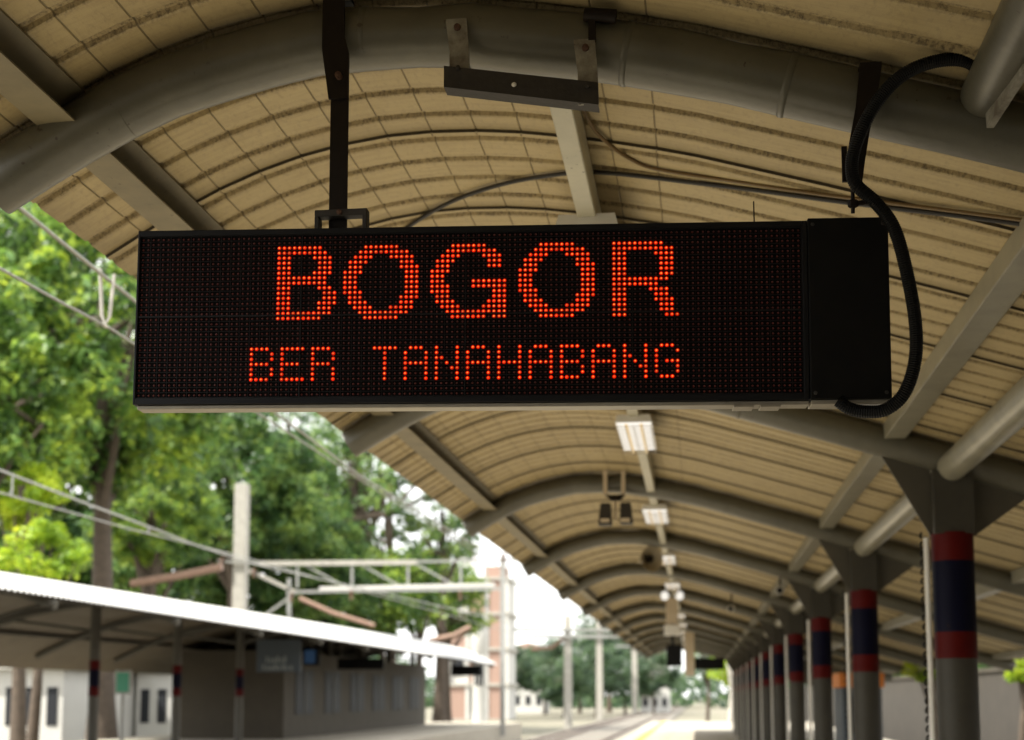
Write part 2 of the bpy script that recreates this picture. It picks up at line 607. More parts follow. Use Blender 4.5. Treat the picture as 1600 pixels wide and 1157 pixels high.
# pipe ribs, slightly kinked like mitre-welded pipe
rp_pts = smooth_profile(RIBC, 46)
rb = MB()
rng_ = random.Random(3)
rb.tube([(x, 0, z + rng_.uniform(-0.006, 0.006) * (1 if x < 0.3 else 0.2)) for x, z in rp_pts],
        [0.098 + rng_.uniform(-0.006, 0.006) * (1 if x < 0.3 else 0.15) for x, z in rp_pts], 24)
for i in (3, 5, 8, 10, 13, 16):
    a, b = Vector((rp_pts[i][0], 0, rp_pts[i][1])), Vector((rp_pts[i + 1][0], 0, rp_pts[i + 1][1]))
    d_ = (b - a).normalized()
    rb.tube([a - d_ * 0.012, a - d_ * 0.006, a + d_ * 0.006, a + d_ * 0.012], [0.0985, 0.1022, 0.1022, 0.0985], 24, cap=False)
rib0 = rb.build('rib', M['pipe'], canopy, smooth=True, loc=(0, Y1, 0))
KR = [-6, -5, -4, -3, -2, -1] + list(range(1, 13))
for kk in KR:
    c = rib0.copy()
    COL.objects.link(c)
    c.location = (0, Y1 + kk * BAY, 0)

# purlins between ribs
pl = {}


def purlin(name, x0, x1, h, key, zoff=0.0, m='purlin'):
    z0, z1 = roof_z(x0) - 0.017, roof_z(x1) - 0.017
    zb = min(z0, z1) - h
    if name != 'eave_purlin':
        poly = [(x0, zb), (x1, zb), (x1, z1), (x0, z0)]
    else:                                            # channel, open towards the platform
        poly = [(x0, zb), (x1, zb), (x1, zb + 0.006), (x0 + 0.006, zb + 0.006), (x0 + 0.006, z0 - 0.006), (x1, z1 - 0.006), (x1, z1), (x0, z0)]
    b = MB().prism(poly, 0.02, BAY - 0.02)
    return b.build(name, M[m], canopy, loc=(0, Y1, 0), bevel=0.006 if name != 'eave_purlin' else 0)


for (nm, x0, x1, h) in (('eave_purlin', -2.14, -2.0, 0.055), ('ridge_purlin', -0.485, -0.405, 0.152), ('roof_purlin', 1.20, 1.335, 0.065),
                        ('roof_purlin', 3.0, 3.13, 0.085), ('roof_purlin', 4.75, 4.88, 0.06)):
    p0 = purlin(nm, x0, x1, h, nm, m={'eave_purlin': 'eave_steel', 'roof_purlin': 'dim_steel'}.get(nm, 'purlin'))
    for kk in [-6, -5, -4, -3, -2, -1] + list(range(1, 12)):
        if nm == 'ridge_purlin' and kk == -1:
            continue
        c = p0.copy()
        COL.objects.link(c)
        c.location = (0, Y1 + kk * BAY, 0)

# columns, gussets and the pipe that ties the column heads
XC = 1.615
head0 = MB().tube([(XC, 0.08, 3.045), (XC, BAY - 0.08, 3.045)], 0.092, 20).build('tie_pipe', M['dim_steel'], canopy, smooth=True, loc=(0, Y1, 0))
for kk in [-6, -5, -4, -3, -2, -1] + list(range(1, 12)):
    c = head0.copy()
    COL.objects.link(c)
    c.location = (0, Y1 + kk * BAY, 0)
colm = MB().tube([(XC, 0, 0), (XC, 0, 2.62)], 0.128, 24)
colm.box(XC - 0.122, XC + 0.122, -0.115, 0.115, 2.62, 3.02)
colm.box(XC - 0.22, XC + 0.22, -0.22, 0.22, 0.0, 0.03)
col0 = colm.build('column', M['column'], canopy, smooth=True, loc=(0, Y1, 0))
for nm, z0, z1 in (('red_band', 2.45, 2.63), ('blue_band', 2.0, 2.45), ('red_band', 1.835, 2.0)):
    b = MB().lathe([(0.126, z0), (0.1315, z0), (0.1315, z1), (0.126, z1)], (XC, 0, 0), n=24)
    b.build(nm, M['red'] if 'red' in nm else M['blue'], col0, smooth=True)
gl = MB().prism([(1.19, 3.14), (1.492, 2.60), (1.492, 3.09)], -0.008, 0.008).build('gusset', M['gusset'], canopy, loc=(0, Y1, 0))
gr_ = MB().prism([(1.738, 2.60), (2.10, 2.86), (1.738, 2.98)], -0.008, 0.008).build('gusset', M['gusset'], canopy, loc=(0, Y1, 0))
dp = MB().tube([(1.448, -0.04, 0.0), (1.448, -0.04, 2.6)], 0.018, 10).build('downpipe', M['lampbox'], canopy, loc=(0, Y1, 0))
ch = MB()
for i in range(44):
    z = 0.1 + i * 0.058
    ch.tube([(1.415, -0.05, z), (1.408, -0.05, z + 0.02), (1.42, -0.05, z + 0.04)], 0.008, 6)
ch0 = ch.build('wound_cable', M['black'], canopy, loc=(0, Y1, 0))
for kk in [-6, -5, -4, -3, -2, -1] + list(range(1, 13)):
    for src in (col0, gl, gr_, dp, ch0):
        dup(src, canopy, (0, Y1 + kk * BAY, 0))

# near-bay pipe that stops on the first rib, with the flat bar next to it
MB().tube([(0.915, 2.0, 3.42), (0.885, 4.26, 3.40)], 0.075, 24).build('strut_pipe', M['pipe'], canopy, smooth=True)
MB().bar((0.995, 3.3, 3.40), (0.885, 4.22, 3.305), 0.022, 0.05).build('flat_bar', M['clip'], canopy)

# ------------------------------------------------------------------ LED sign
FONT = {
    'B': ["XXXX.", "X...X", "X...X", "XXXX.", "X...X", "X...X", "XXXX."],
    'E': ["XXXXX", "X....", "X....", "XXXX.", "X....", "X....", "XXXXX"],
    'R': ["XXXX.", "X...X", "X...X", "XXXX.", "X...X", "X...X", "X...X"],
    'T': ["XXXXX"] + ["..X.."] * 6,
    'A': [".XXX.", "X...X", "X...X", "XXXXX", "X...X", "X...X", "X...X"],
    'N': ["X...X", "X...X", "XX..X", "X.X.X", "X..XX", "X...X", "X...X"],
    'H': ["X...X"] * 3 + ["XXXXX"] + ["X...X"] * 3,
    'G': [".XXX.", "X...X", "X....", "X.XXX", "X...X", "X...X", ".XXX."],
}


def runs(rows):
    out = []
    for r_, spec in enumerate(rows):
        for a, b in spec:
            out += [(c, r_) for c in range(a, b + 1)]
    return out


BIG = {
    'B': [[(0, 8)], [(0, 9)], [(0, 2), (7, 10)], [(0, 2), (8, 10)], [(0, 2), (8, 10)], [(0, 2), (7, 10)], [(0, 9)], [(0, 9)],
          [(0, 2), (8, 10)], [(0, 2), (9, 11)], [(0, 2), (9, 11)], [(0, 2), (8, 11)], [(0, 2), (8, 10)], [(0, 10)], [(0, 8)]],
    'O': [[(4, 10)], [(3, 12)], [(2, 5), (9, 13)], [(1, 4), (11, 13)], [(1, 3), (11, 14)], [(0, 3), (12, 14)], [(0, 2), (12, 14)],
          [(0, 2), (12, 14)], [(0, 2), (12, 14)], [(0, 3), (12, 14)], [(1, 3), (11, 14)], [(1, 4), (11, 13)], [(2, 5), (9, 13)], [(3, 12)], [(4, 10)]],
    'G': [[(4, 10)], [(3, 12)], [(2, 5), (10, 13)], [(1, 4), (11, 13)], [(1, 3), (11, 13)], [(0, 3)], [(0, 2)], [(0, 2), (8, 14)],
          [(0, 3), (8, 14)], [(0, 3), (12, 14)], [(1, 3), (12, 14)], [(1, 4), (11, 14)], [(2, 5), (10, 14)], [(3, 14)], [(4, 10), (12, 14)]],
    'R': [[(0, 9)], [(0, 11)], [(0, 2), (8, 11)], [(0, 2), (9, 11)], [(0, 2), (9, 11)], [(0, 2), (9, 11)], [(0, 2), (9, 11)], [(0, 10)],
          [(0, 8)], [(0, 2), (7, 10)], [(0, 2), (8, 10)], [(0, 2), (8, 11)], [(0, 2), (9, 11)], [(0, 2), (9, 11)], [(0, 2), (10, 12)]],
}
P = 0.016
sign = thing('led_sign', 'long black LED destination board with glowing orange letters hanging under the canopy', 'sign', (-0.694, 4.202, 2.767))
sign.rotation_euler = (R(0.514), R(0.332), R(3.751))


def dot_xy(c, r_):
    return (c - 63.5) * P, -(r_ - 15.5) * P


def dome(mb, x, z, rad, h, y0, mi=0, n=8):
    vs = [(x + rad * math.cos(2 * math.pi * k / n), y0, z + rad * math.sin(2 * math.pi * k / n)) for k in range(n)]
    vs += [(x + 0.6 * rad * math.cos(2 * math.pi * k / n), y0 - 0.75 * h, z + 0.6 * rad * math.sin(2 * math.pi * k / n)) for k in range(n)]
    vs.append((x, y0 - h, z))
    fs = [(k, (k + 1) % n, n + (k + 1) % n, n + k) for k in range(n)] + [(n + k, n + (k + 1) % n, 2 * n) for k in range(n)]
    mb.add(vs, fs, mi)


lit = set()


def letter(dots, label):
    mb = MB()
    for c, r_ in dots:
        lit.add((c, r_))
        x, z = dot_xy(c, r_)
        dome(mb, x, z, 0.0061, 0.003, 0.0100, 1)
        dome(mb, x, z, 0.0025, 0.004, 0.0078, 0)
    o = mb.build('lit_letter', [M['led_core'], M['led_lens']], sign)
    o['label'] = label


for ch_, c0, lab in (('B', 27, 'large glowing letter B that starts the top line'), ('O', 40, 'large glowing letter O after the B'),
                     ('G', 57, 'large glowing letter G in the middle of the top line'), ('O', 74, 'large glowing letter O after the G'),
                     ('R', 92, 'large glowing letter R that ends the top line')):
    letter([(c0 + c, 2 + r_) for c, r_ in runs(BIG[ch_])], lab)
for i, ch_ in enumerate('BER TANAHABANG'):
    if ch_ == ' ':
        continue
    letter([(22 + 6 * i + c, 22 + r_) for r_, row in enumerate(FONT[ch_]) for c in range(5) if row[c] == 'X'],
           'small glowing letter %s, number %d of the lower line' % (ch_, i + 1 - (i > 3)))
off = MB()
for c in range(128):
    for r_ in range(32):
        if (c, r_) not in lit:
            x, z = dot_xy(c, r_)
            dome(off, x, z, 0.0036, 0.0035, 0.0100, 0, 6)
tag(off.build('unlit_leds', M['led_off'], sign), 'rows of dull red unlit diodes', kind='stuff')
# module face with its fine grid of louvres
MB().box(-1.0235, 1.0255, 0.010, 0.03, -0.2565, 0.2565).build('module_face', M['face'], sign)
lv = MB()
for r_ in range(33):
    z = -(r_ - 16) * P + 0.0005
    lv.box(-1.023, 1.025, 0.0045, 0.0099, z - 0.0006, z + 0.0006)
for c in range(0, 129, 2):
    x = (c - 64) * P
    lv.box(x - 0.0007, x + 0.0007, 0.0060, 0.0098, -0.256, 0.256)
for c in (32, 64, 96):
    x = (c - 64) * P
    lv.box(x - 0.0016, x + 0.0016, 0.0035, 0.0099, -0.256, 0.256)
lv.box(-1.023, 1.025, 0.003, 0.0098, -0.0015, 0.0025)
tag(lv.build('louvre_grid', M['louvre'], sign), kind='stuff')
# bezel, box, trims
bz = MB()
bz.box(-1.031, -1.0235, 0.0, 0.085, -0.2775, 0.2755)
bz.box(1.0255, 1.041, 0.0, 0.085, -0.2775, 0.2755)
bz.box(-1.0235, 1.0255, 0.0, 0.085, 0.2570, 0.2755)
bz.box(-1.0235, 1.0255, 0.0, 0.085, -0.2775, -0.2570)
bz.box(-1.0235, 1.0255, 0.030, 0.083, -0.2570, 0.2570)
bz.build('frame', M['frame'], sign, bevel=0.0015)
MB().box(1.043, 1.284, -0.004, 0.10, -0.276, 0.282).build('control_box', M['boxface'], sign, bevel=0.003)
MB().box(-1.02, 1.040, 0.012, 0.075, -0.2905, -0.2785).build('bottom_trim', M['alu'], sign, bevel=0.002)
MB().box(1.047, 1.282, 0.008, 0.09, -0.290, -0.277).build('bottom_trim', M['alu'], sign, bevel=0.002)
for cx in (0.845, 0.925):
    MB().box(cx - 0.030, cx + 0.030, 0.004, 0.07, -0.298, -0.291).build('bottom_clip', M['alu'], sign, bevel=0.0015)
MB().box(1.19, 1.275, 0.01, 0.08, -0.301, -0.2905).build('cable_gland_plate', M['lampbox'], sign, bevel=0.002)
for (sx, sz) in ((1.058, 0.262), (1.268, 0.262), (1.058, -0.258), (1.268, -0.258)):
    MB().lathe([(0.0, -0.0075), (0.005, -0.0075), (0.006, -0.0042)], (sx, 0, sz), 'Y', 10).build('screw', M['angle'], sign)
MB().tube([(0.885, 0.02, 0.276), (0.884, 0.02, 0.345)], 0.0022, 6).build('thin_rod', M['darksteel'], sign)

# hangers
h1 = thing('sign_hanger', 'dark brown flat steel hanger with bolted strap holding the left part of the sign', 'hanger', (-1.1, 4.2, 3.05), 'hangers of the LED sign')


def at(o, mb, name, m, **kw):
    """build in world coordinates, then parent to thing o (no rotation)"""
    l = o.location
    mb.v = [(x - l.x, y - l.y, z - l.z) for x, y, z in mb.v]
    return mb.build(name, m, o, **kw)


sp = MB()
sp.prism([(-1.166, 3.86), (-1.166, 3.66), (-1.142, 3.49), (-1.078, 3.49), (-1.078, 3.64), (-1.094, 3.70), (-1.094, 3.86)], 4.228, 4.238)
sp.box(-1.166, -1.094, 4.228, 4.47, 3.86, 3.87)
at(h1, sp, 'strap', M['darksteel'])
at(h1, MB().box(-1.138, -1.079, 4.2385, 4.247, 3.06, 3.62), 'bar', M['darksteel'], bevel=0.002)
at(h1, MB().lathe([(0.0, 4.205), (0.011, 4.207), (0.011, 4.228)], (-1.107, 0, 3.56), 'Y', 8), 'bolt', M['rust'])
ub = MB()
ub.box(-1.172, -1.005, 4.195, 4.237, 3.092, 3.113)
ub.box(-1.172, -1.158, 4.195, 4.237, 3.035, 3.092)
ub.box(-1.019, -1.005, 4.195, 4.237, 3.035, 3.092)
at(h1, ub, 'u_bracket', M['angle'], bevel=0.002)
at(h1, MB().lathe([(0.0, 4.186), (0.009, 4.188), (0.009, 4.195)], (-1.092, 0, 3.102), 'Y', 8), 'bolt', M['rust'])
h2 = thing('sign_hanger', 'dark hanger strap and thin rod above the control box end of the sign', 'hanger', (0.49, 4.2, 3.05), 'hangers of the LED sign')
sp = MB()
sp.prism([(0.513, 3.50), (0.497, 3.37), (0.475, 3.26), (0.465, 3.16), (0.478, 3.115), (0.507, 3.115), (0.520, 3.20), (0.536, 3.29), (0.562, 3.40), (0.578, 3.50)], 4.225, 4.240)
sp.box(0.513, 0.578, 4.225, 4.47, 3.50, 3.51)
at(h2, sp, 'strap', M['darksteel'])
at(h2, MB().box(0.452, 0.468, 4.228, 4.240, 3.14, 3.25), 'side_plate', M['darksteel'])
at(h2, MB().tube([(0.482, 4.232, 3.12), (0.482, 4.245, 3.045)], 0.006, 8), 'rod', M['darksteel'])
nb = MB()
nb.lathe([(0.0, 0.0), (0.016, 0.0), (0.016, 0.018), (0.0, 0.018)], (0.482, 4.234, 3.062), n=6)
at(h2, nb, 'nut', M['darksteel'])
at(h2, MB().bar((0.488, 4.232, 3.071), (0.56, 4.222, 3.075), 0.008, 0.012), 'side_bar', M['darksteel'])

# flexible conduit: ribbed hose
cd_pts = [(0.90, 4.30, 3.46), (0.822, 4.17, 3.468), (0.726, 4.15, 3.467), (0.632, 4.15, 3.433), (0.560, 4.16, 3.367), (0.508, 4.17, 3.28), (0.478, 4.185, 3.19),
          (0.484, 4.18, 3.115), (0.540, 4.17, 3.05), (0.588, 4.165, 2.972), (0.618, 4.17, 2.86), (0.643, 4.18, 2.70), (0.642, 4.19, 2.58),
          (0.612, 4.21, 2.485), (0.560, 4.235, 2.440), (0.50, 4.25, 2.438), (0.455, 4.26, 2.452), (0.425, 4.262, 2.475)]


def catmull(pts, per):
    out = []
    pts = [Vector(p) for p in pts]
    ex = [2 * pts[0] - pts[1]] + pts + [2 * pts[-1] - pts[-2]]
    for i in range(1, len(ex) - 2):
        a, b, c, d = ex[i - 1:i + 3]
        for q in range(per):
            u = q / per
            out.append(0.5 * ((2 * b) + (c - a) * u + (2 * a - 5 * b + 4 * c - d) * u * u + (3 * b - a - 3 * c + d) * u ** 3))
    out.append(pts[-1])
    return out


cp = catmull(cd_pts, 40)
# resample evenly
ln = [0]
for i in range(1, len(cp)):
    ln.append(ln[-1] + (cp[i] - cp[i - 1]).length)
nn = int(ln[-1] / 0.0034)
ev = [Vector([float(np.interp(ln[-1] * i / nn, ln, [p[j] for p in cp])) for j in range(3)]) for i in range(nn + 1)]
hose = MB().tube(ev, [0.0205 if i % 2 else 0.0180 for i in range(nn + 1)], 12)
tag(hose.build('conduit', M['black']), 'black ribbed flexible conduit looping from the roof pipe down round the end of the sign', 'conduit')

# clamp bracket on the first rib
br = thing('pipe_bracket', 'weathered steel angle bracket clamped under the arched pipe above the sign', 'bracket', (-0.52, 4.25, 3.5))
br_an = MB()
br_an.prism([(-0.768, 3.575), (-0.282, 3.492), (-0.282, 3.420), (-0.768, 3.505)], 4.222, 4.230)
br_an.prism([(-0.768, 3.511), (-0.282, 3.426), (-0.282, 3.420), (-0.768, 3.505)], 4.230, 4.285)
at(br, br_an, 'angle_bar', M['angle'])
for (x0, x1, zt, zb) in ((-0.752, -0.690, 3.725, 3.512), (-0.346, -0.284, 3.632, 3.428)):
    pl_ = MB()
    pl_.prism([(x0 - 0.012, zt), (x1 - 0.008, zt), (x1, zt - 0.10), (x1 + 0.004, zb), (x0, zb), (x0, zt - 0.10)], 4.231, 4.241)
    pl_.box(x0 - 0.012, x1 - 0.008, 4.231, 4.30, zt, zt + 0.008)
    o = at(br, pl_, 'clamp_plate', M['clip'])
    xm = (x0 + x1) / 2
    MBb = MB().lathe([(0.0, 4.218), (0.010, 4.220), (0.012, 4.231)], (xm - 0.006, 0, zt - 0.022), 'Y', 8)
    at(br, MBb, 'bolt', M['rust'])
    at(br, MB().lathe([(0.0, 4.208), (0.007, 4.209), (0.007, 4.222)], (xm, 0, zb + 0.05), 'Y', 8), 'bolt', M['angle'])
at(br, MB().lathe([(0.0, 4.217), (0.006, 4.218), (0.008, 4.222)], (-0.545, 0, 3.500), 'Y', 10), 'stud', M['lampbox'])
st = MB().tube([(-0.325, 4.24, 3.725), (-0.225, 4.24, 3.712)], 0.022, 12)
st.box(-0.312, -0.29, 4.23, 4.25, 3.635, 3.71)
at(br, st, 'stub', M['darksteel'], smooth=True)

# cables clipped under the sheets
def roof_cable(pts, rad, m, label, drop=0.012):
    q = catmull([(x, y, 0) for x, y, *r_ in pts], 10)
    mb = MB().tube([(p.x, p.y, roof_z(p.x) - drop - rad) for p in q], rad, 8)
    return tag(mb.build('cable', M[m], smooth=True), label, 'cable', 'cables under the roof sheets')


roof_cable([(-1.75, 6.95), (-1.45, 6.55), (-1.0, 6.1), (-0.52, 5.78), (-0.36, 5.72), (0.05, 5.66), (0.6, 5.50), (1.19, 5.30), (2.4, 4.9)], 0.010, 'cable_dark',
           'dark cable running across the roof sheets just above the sign, passing the ridge')
roof_cable([(-0.40, 5.05), (-0.36, 5.30), (-0.25, 5.52), (-0.10, 5.60), (0.3, 5.54), (0.8, 5.39), (1.19, 5.265), (2.4, 4.86)], 0.0075, 'cable',
           'yellow-brown cable curving from the ridge beam towards the right-hand columns')
roof_cable([(-0.51, 4.42), (-0.508, 4.7), (-0.50, 4.95), (-0.495, 5.15)], 0.008, 'cable', 'short yellow-brown cable end lying along the left side of the ridge beam')

# ------------------------------------------------------------------ ceiling lights along the ridge
def make_light(label):
    t = thing('ceiling_light', label, 'ceiling light', (0, 0, 0), 'fluorescent lights along the ridge')
    MB().prism([(-0.135, 0.0), (-0.12, 0.055), (0.12, 0.055), (0.135, 0.0)], 0, 1.2).build('housing', M['lampbox'], t)
    MB().box(-0.125, 0.125, 0.012, 1.188, -0.006, -0.0005).build('diffuser', M['tube'], t)
    for x in (-0.055, 0.055):
        MB().tube([(x, 0.03, -0.018), (x, 1.17, -0.018)], 0.011, 8).build('tube', M['tubewarm'], t)
    g = MB()
    for x in (-0.125, -0.06, 0.0, 0.06, 0.125):
        g.bar((x, 0.0, -0.034), (x, 1.2, -0.034), 0.005, 0.005)
    for i in range(10):
        g.bar((-0.13, 0.02 + i * 0.129, -0.029), (0.13, 0.02 + i * 0.129, -0.029), 0.005, 0.005)
    g.build('wire_guard', M['wireguard'], t)
    MB().box(-0.02, 0.02, 0.56, 0.64, 0.0552, 0.075).build('bracket', M['purlin'], t)
    return t


LY = [5.86, 10.25, 15.2, 20.4, 25.5, 35.4, 40.3, 45.3, 50.2, 55.2]
ordn = ['nearest, half hidden behind the top edge of the sign', 'just below the lower edge of the sign', 'third from the sign along the ridge, past the black speakers',
        'fourth from the sign along the ridge, beside the horn', 'fifth from the sign along the ridge, by the hanging post']
l0 = None
for i, y in enumerate(LY):
    lab = 'white caged fluorescent ceiling light, ' + (ordn[i] if i < len(ordn) else 'beyond the first hanging post, %s of the five there' % ('nearest', 'second', 'middle', 'fourth', 'farthest')[i - 5])
    if l0 is None:
        l0 = make_light(lab)
        o = l0
    else:
        o = dup(l0)
        o['label'] = lab
    o.location = (-0.445, y, 3.588)
for ch_ in []:
    pass

# pair of small black speakers hung from the third rib
sk = thing('speaker_pair', 'pair of small black box speakers hung from the third arched rib', 'speaker', (-0.80, 14.25, 3.36))
for x in (-0.90, -0.72):
    at(sk, MB().box(x - 0.02, x + 0.02, 14.10, 14.14, 3.60, 3.85), 'strap', M['cream'])
at(sk, MB().prism([(-0.90, 3.60), (-0.70, 3.60), (-0.76, 3.54), (-0.84, 3.54)], 14.09, 14.16), 'yoke', M['darksteel'])
at(sk, MB().bar((-0.80, 14.12, 3.55), (-0.80, 14.12, 3.34), 0.03, 0.03), 'stem', M['cream'])
for x, sg in ((-0.90, -1), (-0.70, 1)):
    cb = MB().prism([(x - 0.070, 3.29), (x + 0.065, 3.29), (x + 0.055, 3.51), (x - 0.045, 3.51)] if sg < 0 else
                    [(x - 0.055, 3.30), (x + 0.075, 3.30), (x + 0.055, 3.51), (x - 0.05, 3.51)], 14.02, 14.20)
    s_ = at(sk, cb, 'cabinet', M['board_brown'], bevel=0.01)
    g = MB().box(x - 0.045, x + 0.045, 14.005, 14.019, 3.315, 3.35)
    l = sk.location
    g.v = [(a - l.x, b - l.y, c - l.z) for a, b, c in g.v]
    g.build('badge', M['cream'], s_)
hn = thing('horn_speaker', 'beige horn loudspeaker under the fourth arched rib', 'loudspeaker', (-0.62, 19.3, 3.45))
b = MB().lathe([(0.02, 0.26), (0.05, 0.22), (0.06, 0.12), (0.10, 0.05), (0.17, -0.02), (0.18, -0.03), (0.165, -0.02), (0.09, 0.05), (0.03, 0.10), (0.0, 0.10)], (0, 0, 0), 'Y', 20)
o = b.build('bell', M['horn'], hn, smooth=True)
o.rotation_euler = (0, 0, R(38))
MB().lathe([(0.0, -0.005), (0.045, 0.0), (0.05, 0.06)], (0, 0, 0), 'Y', 14).build('reflex_cone', M['darksteel'], hn).rotation_euler = (0, 0, R(38))
MB().bar((0.02, 0.05, 0.05), (0.02, 0.05, 0.22), 0.03, 0.02).build('bracket', M['horn'], hn)

# small cameras and lamps farther along
for (x, y, z, lab) in ((0.56, 24.0, 3.06, 'small pale dome camera bracketed under the sloping roof before the fifth column'),
                       (1.10, 19.4, 3.02, 'short pale tube camera under the sloping roof beside the fourth column')):
    t = thing('security_camera', lab, 'camera', (x, y, z), 'security cameras under the roof')
    MB().tube([(0, -0.02, 0), (-0.02, -0.30, -0.03)], 0.055, 12).build('body', M['lampbox'], t, smooth=True)
    MB().lathe([(0.0, -0.312), (0.045, -0.312), (0.045, -0.302)], (-0.02, 0, -0.03), 'Y', 12).build('lens', M['black'], t)
    MB().bar((0, -0.1, 0.04), (0, -0.1, 0.22), 0.03, 0.03).build('bracket', M['darksteel'], t)
for x, lab in ((-0.66, 'round white lamp left of the first hanging post'), (-0.36, 'round white lamp right of the first hanging post')):
    t = thing('bulb_lamp', lab, 'lamp', (x, 29.0, 3.62), 'round lamps by the hanging post')
    MB().lathe([(0.0, -0.09), (0.06, -0.07), (0.085, 0.0), (0.06, 0.07), (0.02, 0.09)], (0, 0, 0), n=14).build('globe', M['tube'], t, smooth=True)
    MB().tube([(0, 0, 0.09), (0, 0, 0.25)], 0.02, 8).build('stem', M['darksteel'], t)

# hanging posts with monitors, far along the ridge
hp = thing('hanging_post', 'square brown post hanging from the ridge with a cream collar and black monitor', 'sign post', (-0.53, 30, 3.0))
at(hp, MB().box(-0.66, -0.41, 29.88, 30.12, 3.08, 3.80), 'post', M['cream'], bevel=0.01)
at(hp, MB().box(-0.70, -0.37, 29.84, 30.16, 2.86, 3.078), 'collar', M['lampbox'], bevel=0.01)
mo = at(hp, MB().box(-0.66, -0.34, 29.86, 30.14, 2.22, 2.66), 'monitor', M['black'], bevel=0.015)
at(hp, MB().tube([(-0.53, 30, 2.66), (-0.53, 30, 2.86)], 0.03, 8), 'neck', M['black'])
hp2 = thing('hanging_post', 'square brown hanging post farther down the ridge with a dark oblong board beside it', 'sign post', (-0.25, 45, 2.5))
at(hp2, MB().box(-0.42, -0.12, 44.9, 45.1, 2.22, 3.78), 'post', M['cream'], bevel=0.01)
at(hp2, MB().box(-0.118, 0.80, 44.93, 45.07, 2.42, 2.78), 'board', M['black'], bevel=0.01)

# ------------------------------------------------------------------ things on and beside the right side of the platform
ks = thing('kiosk', 'low orange and dark kiosk standing between the far banded columns', 'kiosk', (3.2, 27, 0))
at(ks, MB().box(2.55, 3.25, 26.3, 27.8, 0, 1.75), 'cabinet', M['board'], bevel=0.02)
at(ks, MB().box(2.5, 3.3, 26.25, 27.85, 1.752, 2.02), 'fascia', M['orange'], bevel=0.02)
at(ks, MB().box(2.65, 3.15, 26.28, 26.298, 0.95, 1.6), 'counter_window', M['glass'])
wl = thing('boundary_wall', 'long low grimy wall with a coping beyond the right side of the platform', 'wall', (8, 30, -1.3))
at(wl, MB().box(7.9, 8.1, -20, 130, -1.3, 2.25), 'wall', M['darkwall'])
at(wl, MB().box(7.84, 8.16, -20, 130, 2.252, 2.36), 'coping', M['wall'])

rm = thing('shade_blocker', 'plain added shade-casting room on the track side of the near end of the platform', 'blocker', (-2.3, -15, 0))  # unseen block put in to shade the near bay and front faces
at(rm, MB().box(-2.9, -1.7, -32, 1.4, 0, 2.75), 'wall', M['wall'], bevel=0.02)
at(rm, MB().box(-1.699, -1.66, -3.2, -2.3, 0.02, 2.1), 'blocker_door', M['board'], bevel=0.01)  # panel dressing the added block as a doorway
at(rm, MB().box(-1.699, -1.67, -1.6, 0.4, 1.0, 2.0), 'window', M['glass'])  # panel dressing the added block as a window
ye = mat('worn_yellow_line', (0.50, 0.36, 0.05), 0.7, var=0.35, vscale=9)
tag(MB().box(-2.35, -2.05, 1.5, 92, 0.0005, 0.006).build('platform_line', ye), kind='structure')

# ------------------------------------------------------------------ opposite platform canopy
XE, ZE = -11.4, 3.355
oc = thing('platform_canopy', 'white topped curved canopy with corrugated edge over the opposite platform', 'canopy', (-16, 40, 0))
WC, YA, YB = 4.0, 6.0, 81.0


def oc_A(y):
    return float(np.interp(y, [6, 23, 45, 75, 81], [0.66, 0.76, 0.98, 1.22, 1.2]))


def oc_sec(y, ripple):
    A = oc_A(y)
    pts = []
    for u in (0, 0.25, 0.6, 1.0, 1.5, 2.1, 2.8, 3.6, 4.0, 5.0, 6.5, 8.0, 9.2, 10.0):
        if u <= WC:
            z = ZE + A * (1 - (1 - u / WC) ** 2)
        else:
            z = ZE + A - (u - WC) ** 2 * (A + 0.85) / 36
        pts.append((XE - u, z + ripple))
    return pts


ys = np.arange(YA, YB, 0.055)
top = MB()
ns = 14
vs, fs = [], []
for j, y in enumerate(ys):
    rip = 0.042 if (j % 4) in (0, 1) else 0.0
    vs += [(x, y, z) for x, z in oc_sec(y, rip)]
for j in range(len(ys) - 1):
    for i in range(ns - 1):
        a = j * ns + i
        fs.append((a, a + 1, a + ns + 1, a + ns))
top.add(vs, fs)
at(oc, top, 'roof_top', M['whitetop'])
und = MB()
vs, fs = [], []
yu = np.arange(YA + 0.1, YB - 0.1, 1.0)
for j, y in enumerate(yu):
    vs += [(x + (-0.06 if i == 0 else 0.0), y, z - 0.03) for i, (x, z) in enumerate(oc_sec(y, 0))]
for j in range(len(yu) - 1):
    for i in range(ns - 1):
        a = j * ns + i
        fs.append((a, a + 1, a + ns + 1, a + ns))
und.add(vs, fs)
at(oc, und, 'roof_lining', M['under'])
